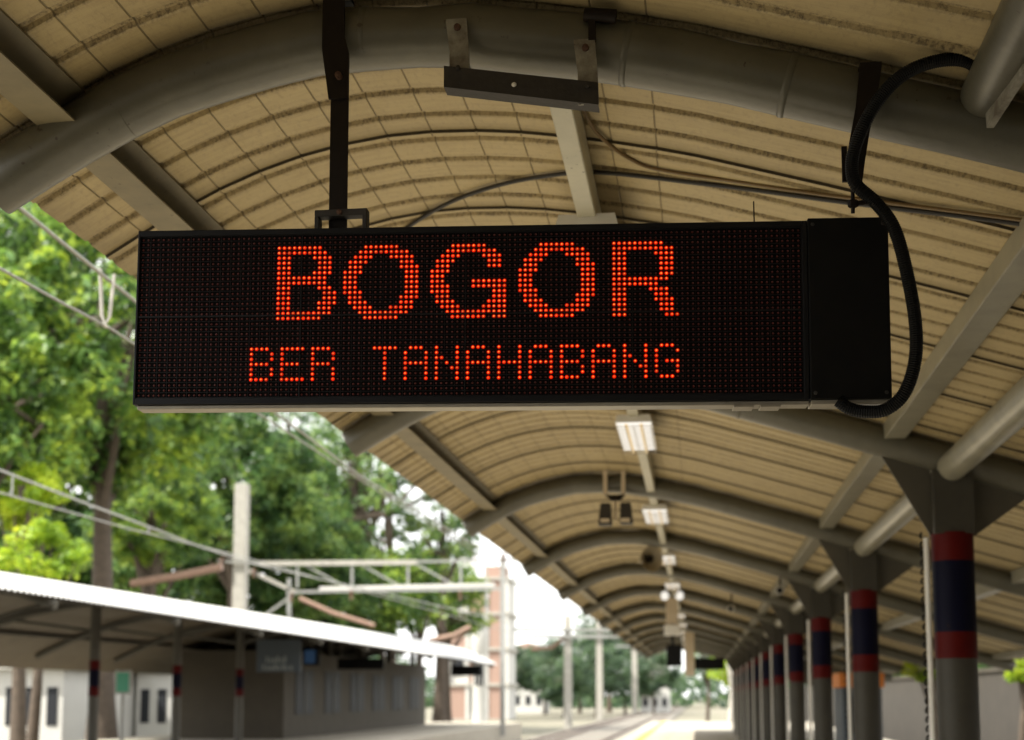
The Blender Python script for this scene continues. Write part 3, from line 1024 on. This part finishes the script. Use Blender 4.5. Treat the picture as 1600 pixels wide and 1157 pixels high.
for y in np.arange(5.9, 81, 6.1):
    sec = oc_sec(float(y), -0.14)
    at(oc, MB().tube([(x, float(y), z) for x, z in sec[:-1]], 0.09, 8), 'rib', M['beam'], smooth=True)
    cx = -16.0
    zt = float(np.interp(-cx, [-p[0] for p in sec], [p[1] for p in sec]))
    cmb = MB().tube([(cx, float(y), 0), (cx, float(y), zt - 0.05)], 0.14, 12)
    c_ = at(oc, cmb, 'column', M['beam'], smooth=True)
    for nm, z0, z1 in (('red_band', 2.3, 2.55), ('blue_band', 1.85, 2.3), ('red_band', 1.6, 1.85)):
        b = MB().lathe([(0.14, z0), (0.146, z0), (0.146, z1), (0.14, z1)], (cx, float(y), 0), n=12)
        l = oc.location
        b.v = [(p - l.x, q - l.y, r_ - l.z) for p, q, r_ in b.v]
        b.build(nm, M['red'] if 'red' in nm else M['blue'], c_)
    at(oc, MB().bar((cx, float(y), zt - 0.75), (cx + 2.3, float(y), oc_sec(float(y), 0)[5][1] - 0.12), 0.09, 0.09), 'brace', M['beam'])
    at(oc, MB().bar((cx, float(y), zt - 0.75), (cx - 2.3, float(y), zt - 0.45), 0.09, 0.09), 'brace', M['beam'])
for u, i in ((0.6, 2), (2.1, 5), (5.0, 9), (8.0, 11)):
    pts = [(XE - u, float(y), oc_sec(float(y), 0)[i][1] - 0.10) for y in np.arange(6.5, 80.5, 6)]
    at(oc, MB().tube(pts, 0.07, 6), 'purlin', M['beam'])

# station house and boards under it
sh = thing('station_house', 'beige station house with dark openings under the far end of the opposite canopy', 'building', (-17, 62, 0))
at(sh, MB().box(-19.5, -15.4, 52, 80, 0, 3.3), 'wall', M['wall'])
for i in range(6):
    y0 = 53.5 + i * 4.4
    o = at(sh, MB().box(-15.43, -15.36, y0, y0 + 2.5, 0.9, 2.6), 'window', M['glass'])
    f_ = MB().box(-15.36, -15.33, y0 + 1.2, y0 + 1.3, 0.9, 2.6)
    l = sh.location
    f_.v = [(p - l.x, q - l.y, r_ - l.z) for p, q, r_ in f_.v]
    f_.build('mullion', M['beam'], o)


def board(name, label, cat, x0, x1, y, z0, z1, m, letters=None, hang=True, frame=None):
    t = thing(name, label, cat, ((x0 + x1) / 2, y, z0))
    at(t, MB().box(x0, x1, y - 0.06, y + 0.06, z0, z1), 'panel', m, bevel=0.015)
    if hang:
        for xx in (x0 + 0.15, x1 - 0.15):
            at(t, MB().box(xx - 0.025, xx + 0.025, y - 0.02, y + 0.02, z1, z1 + 0.75), 'hanger', M['beam'])
    if letters:
        rr = random.Random(int(y * 10))
        for zc, hh, n in letters:
            xs = np.linspace(x0 + 0.22, x1 - 0.22, n + 1)
            for a in range(n):
                if rr.random() < 0.12:
                    continue
                wdt = (xs[1] - xs[0]) * rr.uniform(0.45, 0.75)
                at(t, MB().box(xs[a], xs[a] + wdt, y - 0.066, y - 0.061, zc, zc + hh * rr.choice((0.7, 0.75, 1.0))), 'lettering', M['boardtext'])
    return t


# pixel 395-470, 1000-1050
def px_at_y(px, py, Y):
    f = 2222.0
    F = Vector((-math.sin(R(7.44)) * math.cos(R(6.67)), math.cos(R(7.44)) * math.cos(R(6.67)), math.sin(R(6.67))))
    Rv = Vector((math.cos(R(7.44)), math.sin(R(7.44)), 0))
    U = Rv.cross(F)
    d = F + Rv * (px - 800) / f - U * (py - 828) / f
    return Vector((0, 0, 1.6)) + d * (Y / d.y)


def pboard(name, label, cat, px0, px1, py0, py1, Y, m, **kw):
    a, b = px_at_y(px0, py0, Y), px_at_y(px1, py1, Y)
    return board(name, label, cat, a.x, b.x, Y, b.z, a.z, m, **kw)


pboard('hanging_sign', 'slate grey hanging sign with two lines of pale lettering under the opposite canopy', 'sign', 402, 470, 1000, 1050, 47, M['board'],
       letters=((2.72, 0.22, 9), (2.47, 0.2, 8)))
t = pboard('platform_display', 'long dark display board under the opposite canopy, right of the slate sign', 'display', 528, 600, 1029, 1046, 58, M['black'])
t = pboard('platform_display', 'small dark display board under the far tip of the opposite canopy', 'display', 705, 752, 1040, 1056, 76, M['black'])
t = thing('hanging_monitor', 'small monitor with a blue screen hanging between the slate sign and dark display', 'monitor', tuple(px_at_y(488, 1040, 52)))
a = px_at_y(475, 1014, 52)
b2 = px_at_y(500, 1040, 52)
at(t, MB().box(a.x, b2.x, 51.9, 52.1, b2.z, a.z), 'case', M['black'], bevel=0.02)
at(t, MB().box(a.x + 0.06, b2.x - 0.16, 51.885, 51.899, b2.z + 0.08, a.z - 0.06), 'screen', M['bluelit'])
at(t, MB().box((a.x + b2.x) / 2 - 0.03, (a.x + b2.x) / 2 + 0.03, 51.97, 52.03, a.z, a.z + 0.8), 'hanger', M['beam'])
a, b2 = px_at_y(181, 1047, 40), px_at_y(205, 1085, 40)
t = thing('green_sign', 'small green sign with a white border standing under the opposite canopy', 'sign', ((a.x + b2.x) / 2, 40, 0))
at(t, MB().box(a.x, b2.x, 39.95, 40.05, b2.z, a.z), 'panel', M['whitewall'], bevel=0.03)
at(t, MB().box(a.x + 0.06, b2.x - 0.06, 39.93, 39.949, b2.z + 0.06, a.z - 0.08), 'green_field', M['green'])
at(t, MB().box((a.x + b2.x) / 2 - 0.04, (a.x + b2.x) / 2 + 0.04, 39.97, 40.03, 0, b2.z), 'post', M['galv'])

# ------------------------------------------------------------------ overhead line
def wire(pts, rad, label, m='galv', name='overhead_wire', group='overhead line wires', n=6):
    o = MB().tube(pts, rad, n).build(name, M[m], smooth=True)
    return tag(o, label, 'wire', group)


M['wirem'] = mat('weathered_wire', (0.20, 0.20, 0.17), 0.5, metal=0.3)

M['wiref'] = mat('weathered_pale_wire', (0.36, 0.36, 0.33), 0.5, metal=0.3)
wire([(-4.2, 7.474, 4.693), (-4.2, 7.936, 4.668), (-4.2, 8.881, 4.624), (-4.2, 9.573, 4.597), (-4.2, 10.05, 4.578), (-4.2, 11.297, 4.535), (-4.2, 13.268, 4.453), (-4.2, 17.263, 4.361), (-4.2, 60, 4.761), (-4.2, 160, 4.761)], 0.014, 'thick messenger wire of the near track, highest of the wires at the left edge', 'wirem')
wire([(-4.2, 7.518, 4.187), (-4.2, 7.977, 4.197), (-4.2, 8.914, 4.224), (-4.2, 9.601, 4.252), (-4.2, 10.014, 4.247), (-4.2, 13.277, 4.327), (-4.2, 17.265, 4.313), (-4.2, 60, 4.412999999999999), (-4.2, 160, 4.513)], 0.010, 'contact wire of the near track, below the thick messenger wire', 'wirem')
wire([(-9.2, 16.701, 4.621), (-9.2, 17.707, 4.592), (-9.2, 20.781, 4.498), (-9.2, 22.438, 4.459), (-9.2, 25.017, 4.38), (-9.2, 28.422, 4.34), (-9.2, 70, 5.24)], 0.017, 'pale messenger wire of the far track crossing in front of the trees', 'wiref')
wire([(-9.2, 16.73, 4.298), (-9.2, 17.733, 4.294), (-9.2, 22.047, 4.317), (-9.2, 27.588, 4.418), (-9.2, 70, 4.718)], 0.012, 'pale contact wire of the far track, just below its messenger wire', 'wiref')
dt = MB()
dt.tube([(-4.235, 9.497, 4.662), (-4.222, 9.527, 4.318), (-4.20, 9.537, 4.258), (-4.178, 9.557, 4.318), (-4.165, 9.587, 4.642)], 0.013, 6)
dt.tube([(-4.2, 9.497, 4.248), (-4.2, 9.567, 4.248)], 0.014, 6)
tag(dt.build('dropper', M['concrete']), 'pale looped dropper joining the two wires of the near track', 'wire dropper')
for y, zt, zb, lab in ((18.067, 4.579, 4.292, 'thin dropper between the far track wires at the left edge'),
                       (22.914, 4.44, 4.332, 'thin dropper between the far track wires by the big tree trunk')):
    tag(MB().tube([(-9.2, y, zt), (-9.2, y, zb)], 0.012, 6).build('dropper', M['galv']), lab, 'wire dropper')

# gantry over the tracks
GY = 78.0


def g_at(px, py):
    return px_at_y(px, py, GY)


gp = thing('gantry', 'grey lattice gantry on a square concrete pole spanning the tracks behind the opposite canopy', 'gantry', tuple(g_at(380, 1120)))
pt = g_at(379, 757)
at(gp, MB().box(pt.x - 0.37, pt.x + 0.37, GY - 0.3, GY + 0.3, -1.3, pt.z), 'pole', M['concrete'], bevel=0.04)


def gbar(p0, p1, wd, m='galv', name='member', dy=-0.45):
    a, b = g_at(*p0), g_at(*p1)
    a.y += dy
    b.y += dy
    return at(gp, MB().bar(a, b, wd * 0.78, wd * 0.78), name, M[m])


gbar((345, 878), (420, 882), 0.18)
gbar((410, 882), (655, 880), 0.33, 'concrete', 'top_chord')
gbar((655, 879), (835, 876), 0.16, 'galv', 'top_chord')
gbar((394, 893), (465, 926), 0.24, 'concrete', 'knee')
gbar((465, 926), (790, 921), 0.20, 'galv', 'bottom_chord')
gbar((503, 921), (775, 915), 0.26, 'whitewall', 'walkway')
for px in (468, 553, 640, 722, 805):
    gbar((px, 884), (px, 920), 0.15, 'galv', 'strut')
for px in (480, 568, 655):
    gbar((px, 884), (px + 58, 916), 0.13, 'galv', 'diagonal')
gbar((455, 905), (455, 975), 0.24, 'galv', 'hanger')
gbar((410, 968), (468, 926), 0.16, 'galv', 'diagonal')
gbar((787, 868), (787, 1150), 0.30, 'galv', 'post')
gbar((762, 884), (762, 960), 0.12, 'galv', 'hanger')


for px, py in ((352, 879), (402, 896), (460, 934), (553, 930), (722, 930), (790, 872)):
    p_ = g_at(px, py)
    l = gp.location
    pr = []
    for q in range(6):
        pr += [(0.05, q * 0.09), (0.14, q * 0.09 + 0.03), (0.05, q * 0.09 + 0.06)]
    MB().lathe(pr, (p_.x - l.x, p_.y - 0.6 - l.y, p_.z - 0.3 - l.z), n=10).build('insulator', M['insul'], gp, smooth=True)


def arm(label, pts, Y, rad):
    q = [px_at_y(px, py, Y) for px, py in pts]
    return tag(MB().tube(q, rad, 8).build('cantilever_arm', M['insul'], smooth=True), label, 'overhead line arm', 'rust coloured overhead line arms')


arm('rust coloured arm sloping up to the concrete pole from the left', ((205, 912), (280, 900), (347, 886)), 58, 0.17)
arm('rust coloured arm sloping down right under the gantry to the white canopy edge', ((468, 935), (520, 958), (585, 978)), 84, 0.14)
arm('bent rust coloured arm before the brick building', ((670, 1002), (710, 993), (735, 980)), 100, 0.2)
arm('thin rust coloured arm beside the nearest far concrete pole', ((830, 1015), (862, 1012), (885, 995)), 112, 0.16)

for i, (px, py, Y, wpx, lab) in enumerate(((887, 962, 112, 12, 'pale concrete line pole with crossarms, nearest of the row by the canopy end'),
                                          (936, 968, 142, 10, 'pale concrete line pole, second of the row by the canopy end'),
                                          (991, 1000, 200, 9, 'pale concrete line pole, closest to the canopy eave tip'))):
    p = px_at_y(px, py, Y)
    t = thing('line_pole', lab, 'pole', (p.x, Y, -1.3), 'concrete poles along the line')
    wv = wpx / 2222 * Y / 2
    at(t, MB().prism([(p.x - wv, -1.3), (p.x + wv, -1.3), (p.x + wv * 0.85, p.z), (p.x - wv * 0.85, p.z)], Y - wv, Y + wv), 'pole', M['concrete'])
    for (da, db, yy) in ((-85, 75, 984), (-55, 60, 994)) if i < 2 else ((-30, 30, 1010),):
        a, b_ = px_at_y(px + da, yy, Y - 0.5), px_at_y(px + db, yy + 1, Y - 0.5)
        at(t, MB().bar(a, b_, 0.22, 0.26), 'crossarm', M['galv'])

# ------------------------------------------------------------------ buildings in the distance
BY = 170
a, b_ = px_at_y(700, 905, BY), px_at_y(792, 1100, BY)
bd = thing('brick_building', 'unfinished white framed building with red brick infill and a grey tank on its roof', 'building', ((a.x + b_.x) / 2, BY + 4, -1.3))
x0, x1, zt = a.x, b_.x, a.z
at(bd, MB().box(x0 + 0.1, x1 - 0.1, BY + 0.3, BY + 9, -1.3, zt - 0.05), 'core_wall', M['whitewall'])
nf = 4
fh = (zt + 1.3) / nf
for i in range(nf + 1):
    z = -1.3 + i * fh
    at(bd, MB().box(x0 - 0.25, x1 + 0.25, BY - 0.3, BY + 9.2, z - 0.18, z + 0.18), 'floor_slab', M['concrete'])
nb_ = 3
bw = (x1 - x0) / nb_
for j in range(nb_ + 1):
    at(bd, MB().box(x0 + j * bw - 0.2, x0 + j * bw + 0.2, BY - 0.15, BY + 0.25, -1.3, zt), 'frame_column', M['whitewall'])
rb_ = random.Random(5)
for i in range(nf):
    for j in range(nb_):
        xa, xb = x0 + j * bw + 0.22, x0 + (j + 1) * bw - 0.22
        za, zb = -1.3 + i * fh + 0.19, -1.3 + (i + 1) * fh - 0.19
        if (i + j) % 2 == 0 or j == 2:
            at(bd, MB().box(xa, xb, BY - 0.02, BY + 0.29, za, zb), 'brick_infill', M['brick'])
        else:
            wd_ = at(bd, MB().box(xa + 0.3, xb - 0.3, BY + 0.2, BY + 0.29, za + 0.9, zb - 0.3), 'window', M['glass'])
at(bd, MB().box(x1 - 2.9, x1 - 0.4, BY + 1, BY + 5, zt, zt + 1.6), 'parapet_wall', M['brick'])
tk = px_at_y(733, 866, BY + 3)
at(bd, MB().box(tk.x - 0.95, tk.x + 0.95, BY + 2, BY + 4, zt + 1.3, zt + 3.4), 'tank', M['tank'])
for sx in (-0.8, 0.8):
    at(bd, MB().box(tk.x + sx - 0.08, tk.x + sx + 0.08, BY + 2.4, BY + 2.56, zt, zt + 1.3), 'tank_leg', M['galv'])
wa, wb_ = px_at_y(736, 962, 150), px_at_y(764, 1100, 150)
wt = thing('white_tower', 'small white rounded water tower before the brick building', 'tower', ((wa.x + wb_.x) / 2, 150, -1.3))
hw = (wb_.x - wa.x) / 2
MB().lathe([(hw * 0.8, 0.0), (hw * 0.8, (wa.z + 1.3) * 0.66), (hw, (wa.z + 1.3) * 0.70), (hw, (wa.z + 1.3) * 0.93), (hw * 0.75, wa.z + 1.3), (0, wa.z + 1.3)], (0, 0, 0), n=18).build('shell', M['whitewall'], wt, smooth=True)
for i in range(3):
    a_ = -math.pi / 2 + (i - 1) * 0.5
    MB().box(hw * 0.8 * math.cos(a_) - 0.12, hw * 0.8 * math.cos(a_) + 0.12, hw * 0.8 * math.sin(a_) - 0.08, hw * 0.8 * math.sin(a_) + 0.02, (wa.z + 1.3) * 0.35, (wa.z + 1.3) * 0.58).build('slit_window', M['glass'], wt)


def house(label, px0, px1, pyt, Y, m, dep=9, floors=2, win=3, roof=None):
    a, b_ = px_at_y(px0, pyt, Y), px_at_y(px1, pyt, Y)
    t = thing('house', label, 'house', ((a.x + b_.x) / 2, Y + dep / 2, -1.3), 'houses beyond the tracks')
    at(t, MB().box(a.x, b_.x, Y, Y + dep, -1.3, a.z), 'wall', M[m])
    at(t, MB().prism([(a.x - 0.5, a.z), (b_.x + 0.5, a.z), ((a.x + b_.x) / 2, a.z + (b_.x - a.x) * 0.16)], Y - 0.5, Y + dep + 0.5), 'roof', M[roof or 'brick'])
    H = (a.z + 1.3) / floors
    W_ = (b_.x - a.x) / win
    for i in range(floors):
        for j in range(win):
            fr = at(t, MB().box(a.x + j * W_ + W_ * 0.25, a.x + j * W_ + W_ * 0.75, Y - 0.05, Y + 0.02, -1.3 + i * H + H * 0.38, -1.3 + i * H + H * 0.8), 'window', M['glass'])
    return t


house('white walled house just behind the opposite platform at the left edge', -60, 100, 1046, 62, 'whitewall', floors=1, win=5, roof='whitewall')
house('low white house seen under the opposite canopy behind the second banded column', 215, 268, 1052, 70, 'whitewall', floors=1, win=2, roof='whitewall')
house('low white house seen under the opposite canopy beside the slate sign', 300, 372, 1054, 75, 'whitewall', floors=1, win=3, roof='whitewall')
house('pale far house beyond the end of the tracks under the eave tip', 1000, 1045, 1022, 230, 'whitewall', floors=3, win=3)
house('pale far house standing behind the line poles', 800, 850, 1012, 240, 'whitewall', floors=3, win=3)

# ------------------------------------------------------------------ trees
def leaf_mesh(name, nlobe, nleaf, lobe_r, leaf, seed, m, flat=0.85, spread=1.0):
    rg = np.random.default_rng(seed)
    d = rg.normal(size=(nlobe, 3))
    d /= np.linalg.norm(d, axis=1)[:, None]
    rad = rg.uniform(0.35, 1.0, nlobe) ** 0.6
    cen = d * rad[:, None] * np.array([1, 1, flat]) * spread
    lr = lobe_r * rg.uniform(0.6, 1.3, nlobe)
    idx = rg.integers(0, nlobe, nleaf)
    o = rg.normal(size=(nleaf, 3))
    o /= np.linalg.norm(o, axis=1)[:, None]
    rr = rg.uniform(0.25, 1, nleaf) ** 0.5
    off_ = o * rr[:, None] * lr[idx][:, None] * np.array([1, 1, 0.75])
    off_[:, 2] -= 0.25 * (np.hypot(off_[:, 0], off_[:, 1]) ** 2) / lobe_r      # drooping sprays
    c = cen[idx] + off_
    n = o * 0.7 + np.array([0, 0, 0.8]) + rg.normal(size=(nleaf, 3)) * 0.55
    n /= np.linalg.norm(n, axis=1)[:, None]
    a = np.cross(n, rg.normal(size=(nleaf, 3)))
    a /= np.linalg.norm(a, axis=1)[:, None]
    b = np.cross(n, a)
    L = leaf * rg.uniform(0.6, 1.3, nleaf)[:, None]
    v = np.empty((nleaf, 4, 3))
    v[:, 0] = c - a * L
    v[:, 1] = c + b * L * 0.45 - n * L * 0.12
    v[:, 2] = c + a * L - n * L * 0.25
    v[:, 3] = c - b * L * 0.45 - n * L * 0.12
    me = bpy.data.meshes.new(name)
    me.vertices.add(nleaf * 4)
    me.vertices.foreach_set('co', v.ravel())
    me.loops.add(nleaf * 4)
    me.loops.foreach_set('vertex_index', np.arange(nleaf * 4, dtype=np.int32))
    me.polygons.add(nleaf)
    me.polygons.foreach_set('loop_start', np.arange(0, nleaf * 4, 4, dtype=np.int32))
    me.polygons.foreach_set('loop_total', np.full(nleaf, 4, dtype=np.int32))
    me.update(calc_edges=True)
    me.materials.append(m)
    return me, cen


CROWN = {
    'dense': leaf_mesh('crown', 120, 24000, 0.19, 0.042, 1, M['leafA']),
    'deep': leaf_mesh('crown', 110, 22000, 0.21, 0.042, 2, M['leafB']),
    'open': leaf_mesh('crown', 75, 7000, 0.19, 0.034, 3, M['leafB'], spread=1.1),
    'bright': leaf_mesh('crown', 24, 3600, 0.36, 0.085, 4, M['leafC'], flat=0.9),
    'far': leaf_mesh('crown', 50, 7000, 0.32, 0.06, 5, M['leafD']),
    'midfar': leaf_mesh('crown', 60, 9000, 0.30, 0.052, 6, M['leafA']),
}
rt = random.Random(11)


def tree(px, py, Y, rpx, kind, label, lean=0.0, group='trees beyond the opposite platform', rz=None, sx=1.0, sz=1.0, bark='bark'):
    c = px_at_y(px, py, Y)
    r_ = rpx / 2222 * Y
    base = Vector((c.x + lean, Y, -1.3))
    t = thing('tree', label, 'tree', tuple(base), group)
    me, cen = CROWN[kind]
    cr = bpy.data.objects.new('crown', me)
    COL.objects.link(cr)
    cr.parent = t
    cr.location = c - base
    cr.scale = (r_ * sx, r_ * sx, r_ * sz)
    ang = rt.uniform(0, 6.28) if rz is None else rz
    cr.rotation_euler = (0, 0, ang)
    h = c.z + 1.3
    tk_ = MB()
    r0 = max(0.16, 0.032 * h)
    cb = c - base
    pts, rad = [], []
    for i in range(9):
        u = i / 8
        pts.append(Vector((cb.x * u ** 1.4 + 0.12 * math.sin(3 * u + px), 0.1 * math.sin(4 * u), (cb.z + 0.3 * r_ * sz) * u)))
        rad.append(r0 * (1 - 0.75 * u) * (1.35 if i == 0 else 1))
    tk_.tube(pts, rad, 10)
    R_ = Matrix.Rotation(ang, 3, 'Z')
    for i in range(0, min(len(cen), 16)):
        q = Vector(cen[i])
        q = R_ @ Vector((q.x * r_ * sx, q.y * r_ * sx, q.z * r_ * sz)) + cb
        st_ = pts[rt.randint(4, 7)]
        mid = st_.lerp(q, 0.5) + Vector((0, 0, 0.08 * r_))
        tk_.tube([st_, mid, q], [r0 * 0.35, r0 * 0.2, r0 * 0.06], 6)
    tk_.build('trunk', M[bark], t, smooth=True)
    return t


tree(160, 520, 60, 265, 'dense', 'tall full-crowned tree with a thick leaning trunk at the left edge', lean=0.6, sz=1.15, rz=1.0)
tree(-60, 600, 52, 230, 'dense', 'broad leafy tree whose crown is cut by the left edge of view', rz=2.2)
tree(40, 775, 50, 62, 'bright', 'bright yellow-green young tree, the taller clump above the white canopy at left', rz=0.3)
tree(62, 868, 46, 66, 'bright', 'bright yellow-green young tree, the lower clump touching the white canopy at left', rz=1.3, sx=1.1)
tree(240, 800, 72, 105, 'dense', 'mid green bushy tree beside the thick trunk, lower than the tall tree', rz=0.7)
tree(365, 745, 88, 150, 'deep', 'round deep green tree behind the square concrete pole', rz=2.0)
tree(470, 880, 96, 105, 'deep', 'dark dense tree right of the square concrete pole', rz=3.0)
tree(610, 800, 108, 150, 'open', 'tall open tree with sky showing through its thin crown', rz=0.4)
tree(560, 690, 112, 120, 'open', 'thin topped open tree just left of the canopy eave', rz=1.9)
tree(600, 930, 104, 95, 'midfar', 'low leafy tree under the gantry beams', rz=2.2)
tree(700, 940, 125, 70, 'midfar', 'small leafy tree left of the brick building', rz=5.2)
tree(520, 950, 100, 80, 'deep', 'low dark tree behind the gantry hanger', rz=4.2)
tree(90, 760, 92, 240, 'deep', 'deep green backdrop tree behind the tall left tree', rz=4.0)
tree(250, 640, 110, 150, 'deep', 'deep green backdrop tree filling between the tall tree and round tree', rz=5.0)
tree(190, 900, 90, 150, 'deep', 'low deep green tree behind the white canopy at left', rz=5.6)
tree(400, 900, 105, 130, 'deep', 'low deep green tree behind the square concrete pole base', rz=0.2)
tree(950, 985, 260, 52, 'far', 'hazy grey-green far tree behind the second line pole', rz=0.5, group='far trees')
tree(905, 1025, 240, 56, 'far', 'hazy grey-green far tree behind the nearest line pole', rz=1.5, group='far trees')
tree(850, 1040, 220, 52, 'far', 'grey-green far tree left of the nearest line pole', rz=2.5, group='far trees')
tree(975, 1045, 230, 56, 'far', 'hazy grey-green far tree below the canopy eave tip', rz=3.5, group='far trees')
tree(1005, 1010, 300, 36, 'far', 'small hazy tree past the third line pole', rz=4.5, group='far trees')
tree(1160, 1030, 92, 45, 'bright', 'bright green tree at the end of the platform beside the column row', rz=1.1, group='trees at the platform end')
tree(1105, 1020, 120, 30, 'midfar', 'small green tree beyond the hanging board', rz=2.1, group='trees at the platform end')
tree(1142, 1010, 88, 18, 'open', 'pale trunked tree at the far end of the platform', rz=2.7, group='trees at the platform end', bark='palebark')
tree(1452, 1033, 32, 34, 'bright', 'leafy green shrub showing over the wall between the two nearest columns', rz=0.9, group='shrubs behind the right wall')
tree(1600, 1026, 34, 42, 'bright', 'leafy green shrub over the wall at the right edge', rz=1.9, group='shrubs behind the right wall')
tree(1530, 1022, 44, 60, 'deep', 'deep green tree standing behind the low wall near the right edge', rz=0.5, group='shrubs behind the right wall')
tree(1420, 1030, 62, 45, 'deep', 'deep green tree behind the low wall past the second column', rz=1.5, group='shrubs behind the right wall')
tree(1680, 1010, 38, 80, 'deep', 'deep green tree behind the low wall cut by the right edge', rz=2.5, group='shrubs behind the right wall')
tree(1340, 1040, 75, 34, 'deep', 'deep green tree behind the low wall past the third column', rz=3.5, group='shrubs behind the right wall')
tree(930, 1050, 200, 50, 'far', 'low hazy tree at the foot of the line poles', rz=0.3, group='far trees')
tree(880, 1062, 190, 46, 'far', 'low grey-green tree left of the foot of the nearest line pole', rz=1.3, group='far trees')
tree(1020, 1050, 210, 40, 'far', 'low hazy tree below the far end of the canopy', rz=2.3, group='far trees')
tree(800, 1045, 200, 46, 'far', 'low grey-green tree right of the brick building', rz=3.3, group='far trees')
tree(60, 430, 88, 200, 'deep', 'deep green backdrop tree showing above the wires at the left edge', rz=1.0)
tree(500, 800, 118, 105, 'deep', 'deep green tree behind the thin topped trees near the eave', rz=1.4)
tree(450, 690, 120, 110, 'open', 'thin crowned tree behind the lower edge of the sign', rz=3.1)
tree(690, 820, 112, 70, 'open', 'thin leafy tree hanging beside the canopy eave left of the brick building', rz=4.4, sx=1.1)
tree(655, 905, 118, 60, 'midfar', 'small leafy tree behind the right end of the gantry', rz=1.7)
# distant wood closing the horizon
ws = []
rg = np.random.default_rng(9)
N = 42000
xx = rg.uniform(-420, 420, N)
yy = rg.uniform(330, 420, N)
hh = (9 + 4 * np.sin(xx * 0.05) + 3 * np.sin(xx * 0.13 + 1)) * rg.uniform(0.05, 1, N)
me, _ = leaf_mesh('distant_wood', 10, N, 0.1, 1.3, 8, M['leafD'])
co = np.empty(N * 12)
me.vertices.foreach_get('co', co)
co = co.reshape(N, 4, 3)
co += -co.mean(1, keepdims=True) + np.stack([xx, yy, hh - 1.3], 1)[:, None, :]
me.vertices.foreach_set('co', co.ravel())
me.update()
o = bpy.data.objects.new('distant_wood', me)
COL.objects.link(o)
tag(o, 'hazy band of distant trees along the horizon', 'wood', kind='stuff')
